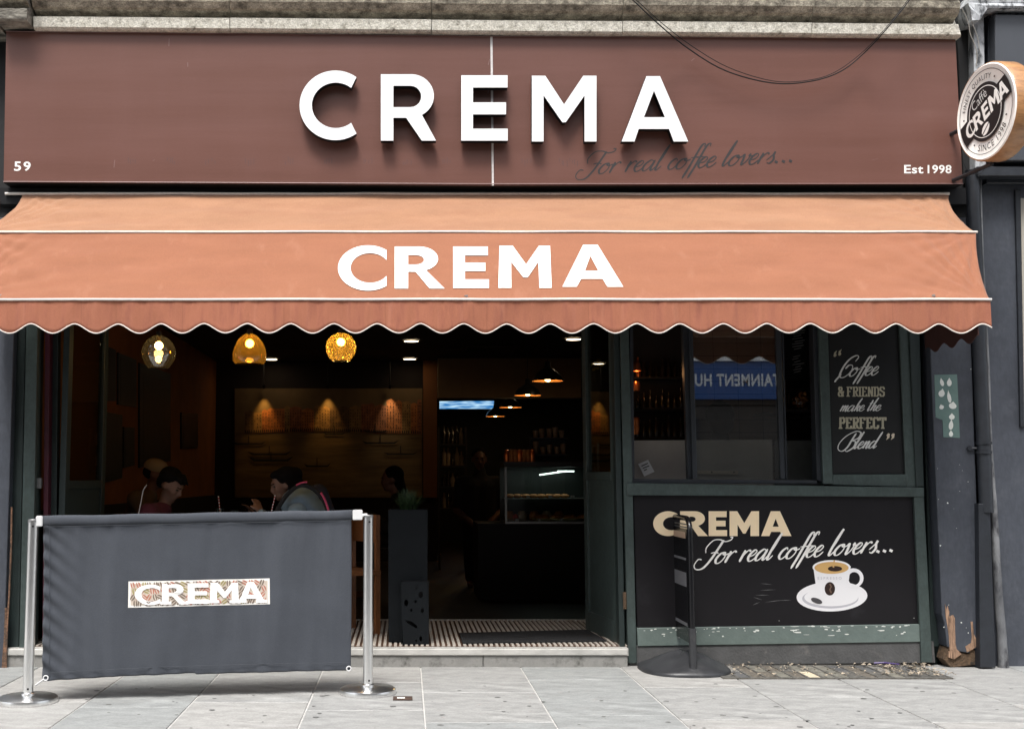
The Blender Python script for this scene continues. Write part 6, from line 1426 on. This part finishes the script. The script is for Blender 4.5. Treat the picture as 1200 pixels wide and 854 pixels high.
# --- seated man in maroon, facing right, head bowed
def seated(name, lab, hx, hpy, sgn, Yp, cloth, look=0.5, s=1.0, tilt=.5, wide=1.0, yaw=0.0, skin=None, arms=True, fem=False, voxel=.012):
    """hx, hpy: head centre in the picture; sgn +1 looks right"""
    hc = at(hx, hpy, Yp); seat_z = FL + .46; hip = Vector((hc.x - sgn * .20, Yp, seat_z + .10)); ch = Vector((hc.x - sgn * .13, Yp, hc.z - .34)); nk = Vector((hc.x - sgn * .055, Yp, hc.z - .13))
    sk = skin or M['skin']
    t = thing('person', lab, 'person', (hip.x, Yp, FL))
    Mx = Matrix.Rotation(yaw + (0 if sgn > 0 else pi), 3, 'Z') @ Matrix.Rotation(tilt, 3, 'Y')
    shl = ch + Vector((sgn * .01, -.19 * wide, .14)); shr = ch + Vector((sgn * .01, .19 * wide, .14))
    kl = hip + Vector((sgn * .42, -.11, .0)); kr = hip + Vector((sgn * .42, .11, .0)); fl_ = Vector((kl.x - sgn * .02, kl.y, FL + .07)); fr_ = Vector((kr.x - sgn * .02, kr.y, FL + .07))
    tzz = tz + .02 if fem else tz - .04
    el = shl + Vector((sgn * .15, -.03, -.25)); er = shr + Vector((sgn * .15, .03, -.25)); wl = Vector((el.x + sgn * .20, el.y + .05, max(tzz, el.z + .06))); wr = Vector((er.x + sgn * .20, er.y - .08, max(tzz, er.z + .06)))
    if fem: wl = Vector((hc.x + sgn * .16, Yp - .10, hc.z - .20))
    def body(bm, g, cl):
        cap_(bm, hip, hip + Vector((0, 0, .12)), .145 * wide + g, .135 * wide + g, 16); cap_(bm, hip + Vector((0, -.06, .02)), ch + Vector((0, -.05, 0)), .12 + g, .115 + g, 16); cap_(bm, hip + Vector((0, .06, .02)), ch + Vector((0, .05, 0)), .12 + g, .115 + g, 16)
        cap_(bm, shl, shr, .065 + g, .065 + g, 12); cap_(bm, ch + Vector((0, -.08, .07)), nk + Vector((0, -.02, -.05)), .09 + g, .055 + g, 12); cap_(bm, ch + Vector((0, .08, .07)), nk + Vector((0, .02, -.05)), .09 + g, .055 + g, 12)
        for a, b, c_ in ((shl, el, wl), (shr, er, wr)): cap_(bm, a, b, .055 + g, .043 + g, 12); cap_(bm, b, (b.lerp(c_, .93)), .042 + g, .031 + g, 12)
    bm = NB(); body(bm, 0, False); cap_(bm, nk + Vector((0, 0, -.06)), nk.lerp(hc, .45), .052, .050, 12)
    for a, b, c_ in ((hip + Vector((0, -.09, 0)), kl, fl_), (hip + Vector((0, .09, 0)), kr, fr_)): cap_(bm, a, b, .085, .06, 12); cap_(bm, b, c_, .056, .04, 12); cap_(bm, c_ + Vector((0, 0, -.03)), c_ + Vector((sgn * .16, 0, -.04)), .038, .028, 10)
    head(bm, hc, Mx, s, fem)
    for wq, e_ in ((wl, el), (wr, er)): hand(bm, wq.lerp(e_, -.01), (wq - e_), Vector((0, 0, 1)), .45, .95, 1 if wq is wl else -1)
    bd = organic('body', bm, sk, t, voxel, 2); eyes(hc, Mx, s, bd)
    bm = NB(); body(bm, .013, True); cap_(bm, nk + Vector((0, -.03, -.07)), nk + Vector((0, .03, -.07)), .062, .062, 12)
    organic('jacket' if fem else 'top', bm, cloth, t, .014, 3)
    bm = NB()
    for a, b, c_ in ((hip + Vector((0, -.09, 0)), kl, fl_), (hip + Vector((0, .09, 0)), kr, fr_)): cap_(bm, a, b, .097, .072, 12); cap_(bm, b, c_ + Vector((0, 0, .03)), .068, .055, 12)
    organic('trousers', bm, M['blackc'], t, .018, 3)
    return t, hc, Mx, nk, ch, shl, shr, el
YP1 = .82
t, hc, Mx, nk, ch, shl, shr, el = seated('man', 'person in a maroon top with dark hair bowing over the table', 200, 569, 1, YP1, M['maroon'], tilt=.55, wide=1.15, yaw=-.30)
bm = NB()
f = lambda x, y, z: hc + Mx @ Vector((x, y, z))
ball(bm, f(-.030, 0, .052), (.098, .083, .085), Mx, 18); ball(bm, f(.035, 0, .095), (.055, .060, .030), Mx, 14); ball(bm, f(-.075, 0, .0), (.045, .066, .060), Mx, 12)
for k in range(14):
    a = (k - 6.5) / 6.5 * .06; cap_(bm, f(.03, a, .10), f(.085 + .01 * sin(k * 3), a * .9, .070 + .008 * cos(k * 5)), .018, .008, 6)
organic('hair', bm, M['hair'], t, .008, 1)
bm = NB(); 
for q_, r__ in ((nk + Vector((-.09, 0, -.06)), .07), (nk + Vector((-.05, -.06, -.075)), .05), (nk + Vector((-.05, .06, -.075)), .05)): ball(bm, q_, (r__, r__, r__ * .7))
organic('hood', bm, M['maroon'], t, .012, 3)
# white piping on the sleeve/shoulder
bm = NB(); P3 = cat([tuple(at(x, y, YP1 - .30)) for x, y in ((172, 568), (168, 574), (166, 584), (164, 594), (162, 604))], 5); tube(bm, P3, .0035, 6); obj('sleeve_piping', bm, mk('off_white_cord', (.5, .46, .44), .8), t, smooth=True)
# person with tan cap behind him
t, hc, Mx, nk, ch, shl, shr, el = seated('p2', 'person in a tan coat and tan cap sitting behind the maroon top', 183, 556, 1, 1.75, M['tan'], tilt=.25, yaw=-.1, skin=M['skin2'], voxel=.016)
bm = NB(); ball(bm, hc + Mx @ Vector((-.018, 0, .062)), (.104, .088, .072), Mx, 18); cap_(bm, hc + Mx @ Vector((.075, -.03, .055)), hc + Mx @ Vector((.13, 0, .045)), .02, .012); organic('cap', bm, mk('tan_felt', (.30, .23, .13), .9), t, .010, 1)
bm = NB(); ball(bm, hc + Mx @ Vector((-.045, 0, .01)), (.075, .080, .06), Mx, 16); organic('hair', bm, M['hair'], t, .012, 1)
# --- woman in the pale blue jacket with backpack, facing left
t, hc, Mx, nk, ch, shl, shr, el = seated('w', 'person in a pale blue jacket with dark hair wearing a backpack', 333, 568, -1, YP1, M['bluej'], tilt=.30, wide=1.1, yaw=.25, skin=M['skin'], fem=True)
bm = NB(); f = lambda x, y, z: hc + Mx @ Vector((x, y, z))
ball(bm, f(-.030, 0, .048), (.102, .088, .088), Mx, 18); ball(bm, f(.030, 0, .092), (.055, .065, .032), Mx, 14); cap_(bm, f(-.06, 0, .0), f(-.13, .0, -.10), .078, .06); cap_(bm, f(-.03, -.06, .02), f(-.06, -.07, -.12), .035, .022); cap_(bm, f(-.03, .06, .02), f(-.06, .07, -.12), .035, .022); ball(bm, f(-.10, 0, .05), (.06, .06, .06), Mx)
organic('hair', bm, M['hair'], t, .009, 2)
# jacket hood bulge, rounded back
bm = NB(); bk = at(356, 584, YP1); 
ball(bm, at(352, 590, YP1 - .03), (.15, .19, .13), None, 20); ball(bm, at(362, 606, YP1 - .03), (.15, .20, .16), None, 20); organic('jacket_back', bm, M['bluej'], t, .013, 4)
bp = thing('backpack', 'black backpack with pink trim on the pale blue jacket', 'backpack', at(378, 610, YP1))
bm = NB(); cap_(bm, at(373, 578, YP1 + .02), at(383, 612, YP1 + .02), .075, .10, 16); organic('bag_body', bm, M['navy'], bp, .012, 3)
for yy in (-.20,):
    bm = NB(); P3 = cat([tuple(at(x, y, YP1 + yy - .03)) for x, y in ((322, 604), (329, 590), (338, 578), (350, 569), (362, 570), (374, 579), (382, 592), (385, 606))], 6); tube(bm, P3, .017, 10); obj('strap', bm, M['blackc'], bp, smooth=2)
    bm = NB(); P3 = cat([tuple(at(x, y, YP1 + yy - .048)) for x, y in ((347, 568.5), (353, 565.5), (360, 564.5))], 5); tube(bm, P3, .006, 8); obj('pink_trim', bm, M['pink'], bp, smooth=2)
    bm = NB(); P3 = cat([tuple(at(x, y, YP1 + yy - .050)) for x, y in ((376, 577), (381, 586), (385, 598), (386, 606))], 5); tube(bm, P3, .008, 8); obj('pink_trim', bm, M['pink'], bp, smooth=2)
st_ = thing('paper_straw', 'second striped straw held by the person in the pale blue jacket', 'straw', at(320, 598, YP1 - .15))
A, B = at(318, 600, YP1 - .15), at(322.5, 580, YP1 - .15)
for k in range(12):
    bm = NB(); tube(bm, [A.lerp(B, k / 12), A.lerp(B, (k + 1) / 12)], .0038, 8); obj('stripe', bm, M['pwhite'] if k % 2 else mk('red_stripe', (.5, .04, .04), .6), st_, smooth=True)
# --- silhouette below the mural
t, hc, Mx, nk, ch, shl, shr, el = seated('s', 'person in dark clothes sitting in shadow below the canal mural', 459, 562, -1, 3.1, M['blackc'], tilt=.15, skin=M['skin2'], voxel=.018)
bm = NB(); ball(bm, hc + Mx @ Vector((-.028, 0, .045)), (.100, .085, .088), Mx, 16); cap_(bm, hc + Mx @ Vector((-.05, 0, 0)), hc + Mx @ Vector((-.08, 0, -.12)), .07, .05); organic('hair', bm, M['hair'], t, .012, 1)
# --- standing people: one in the doorway with hands clasped, one behind the serving window
def standing(lab, hx, top_px, Ys_, yaw, hair_r, skin):
    X0 = at(hx, 600, Ys_).x; ht = at(hx, top_px, Ys_).z; t = thing('person', lab, 'person', (X0, Ys_, FL))
    hz = ht - .13; hc = Vector((X0, Ys_, hz)); shz = hz - .24; hpz = shz - .48; fy = -1 if yaw < 0 else 1
    Mx = Matrix.Rotation(yaw, 3, 'Z') @ Matrix.Rotation(.15, 3, 'Y')
    def trunk(bm, g):
        for sx in (-1, 1): cap_(bm, (X0 + sx * .05, Ys_, hpz), (X0 + sx * .06, Ys_, shz - .08), .13 + g, .13 + g, 16)
        cap_(bm, (X0 - .18, Ys_, shz), (X0 + .18, Ys_, shz), .062 + g, .062 + g, 12); cap_(bm, (X0, Ys_, shz), (X0, Ys_, hz - .10), .075 + g, .052 + g, 12)
    def arms_(bm, g, full):
        for sx in (-1, 1):
            sh = Vector((X0 + sx * .20, Ys_, shz - .01)); el_ = Vector((X0 + sx * .245, Ys_ + fy * .02, shz - .29)); wr_ = Vector((X0 + sx * .045, Ys_ + fy * .20, shz - .46))
            cap_(bm, sh, el_ if full else sh.lerp(el_, .8), .054 + g, .043 + g, 12)
            if full: cap_(bm, el_, wr_, .042, .030, 12); hand(bm, wr_, Vector((-sx * .7, fy * .2, -.7)), Vector((0, fy, .2)), .4, .95, sx)
    bm = NB(); trunk(bm, 0); arms_(bm, 0, True); cap_(bm, (X0, Ys_, shz), (X0, Ys_, hz - .03), .05, .05, 12); head(bm, hc, Mx, 1.0)
    for sx in (-1, 1): cap_(bm, (X0 + sx * .09, Ys_, hpz), (X0 + sx * .10, Ys_, (hpz + FL) / 2), .085, .058); cap_(bm, (X0 + sx * .10, Ys_, (hpz + FL) / 2), (X0 + sx * .10, Ys_, FL + .08), .056, .04); cap_(bm, (X0 + sx * .10, Ys_ - fy * .03, FL + .04), (X0 + sx * .11, Ys_ + fy * .15, FL + .03), .038, .03)
    bd = organic('body', bm, skin, t, .013, 2); eyes(hc, Mx, 1.0, bd)
    bm = NB(); trunk(bm, .014); arms_(bm, .014, False); organic('t_shirt', bm, M['blackc'], t, .016, 3)
    bm = NB()
    for sx in (-1, 1): cap_(bm, (X0 + sx * .08, Ys_, hpz + .05), (X0 + sx * .10, Ys_, (hpz + FL) / 2), .11, .075); cap_(bm, (X0 + sx * .10, Ys_, (hpz + FL) / 2), (X0 + sx * .10, Ys_, FL + .10), .072, .06)
    organic('trousers', bm, M['blackc'], t, .018, 3)
    bm = NB(); ball(bm, hc + Mx @ Vector((-.028, 0, .050)), (.100 + hair_r, .083 + hair_r, .086 + hair_r), Mx, 16)
    if hair_r: ball(bm, hc + Mx @ Vector((-.05, 0, -.02)), (.085, .095, .085), Mx, 14)
    organic('hair', bm, M['hair'], t, .010, 1)
standing('person dressed in black standing in the doorway with hands clasped', 562, 524, 4.3, radians(-90), 0, M['skin2'])
standing('person with thick dark hair standing behind the glass sash, back turned', 846, 474, .80, radians(90), .022, M['skin2'])

# ================================================================== OPPOSITE SIDE OF THE STREET (seen in the glass)
YO = -15.6
ob = thing('opposite_building', 'rendered terrace building across the road, seen only as a reflection', 'building', (2, YO, 0))
obj('wall', BX(-16, 20, YO - 1, YO, 3.9, 10.5), M['redw'], ob)
obj('shopfront', BX(-16, 20, YO - 1, YO - .06, -.02, 2.72), M['stucco'], ob)
obj('wall', BX(-16, 20, YO - 1, YO - .02, 2.74, 3.88), M['stucco'], ob)
DG = mk('far_dark_glass', (.03, .035, .04), .15)
for i in range(14):
    x = -15 + i * 2.5
    for z in (4.8, 7.6): f_o = obj('window', BX(x, x + 1.1, YO, YO + .05, z, z + 1.8), M['white'], ob); obj('pane', BX(x + .08, x + 1.02, YO + .051, YO + .06, z + .08, z + 1.72), DG, f_o)
for i in range(9):
    x = -15 + i * 3.9; f_o = obj('shop_window', BX(x, x + 1.5, YO - .059, YO - .02, .5, 2.5), M['slate_d'], ob); obj('pane', BX(x + .1, x + 1.4, YO - .019, YO - .01, .6, 2.4), DG, f_o)
bs = thing('blue_street_sign_board', 'blue fascia board with white capitals across the road, mirrored in the sash glass', 'sign', (4.6, YO + .1, 2.7))
# virtual image distance of the board
dv_ = D + .012 * 2 - YO
xL_, xR_ = (812 - CX) / F * dv_, (918 - CX) / F * dv_
zb_, zt_2 = at(860, 468, -D + dv_).z, at(860, 424, -D + dv_).z
obj('board', BX(xL_ - .5, xR_ + .3, YO + .0, YO + .10, zb_, zt_2), M['blue'], bs)
obj('white_reflection_band', BX(xL_ - 3, xR_ + 3, YO + .0, YO + .18, zt_2 + .003, zt_2 + .55), M['white'], ob)  # white band added to put bright sky tone into the sash reflection
bm = NB()
xa_, xb_ = (814 - CX) / F * dv_, (914 - CX) / F * dv_
za_, zc_ = at(860, 453, -D + dv_).z, at(860, 438.5, -D + dv_).z
font_text(bm, 'TAINMENT HU', lambda x, y: Vector((x, YO + .105, y)), xb_, xa_, zc_, za_, bold=.03, spacing=1.1, off=Vector((0, 0, 0))); obj('lettering', bm, M['white'], bs)
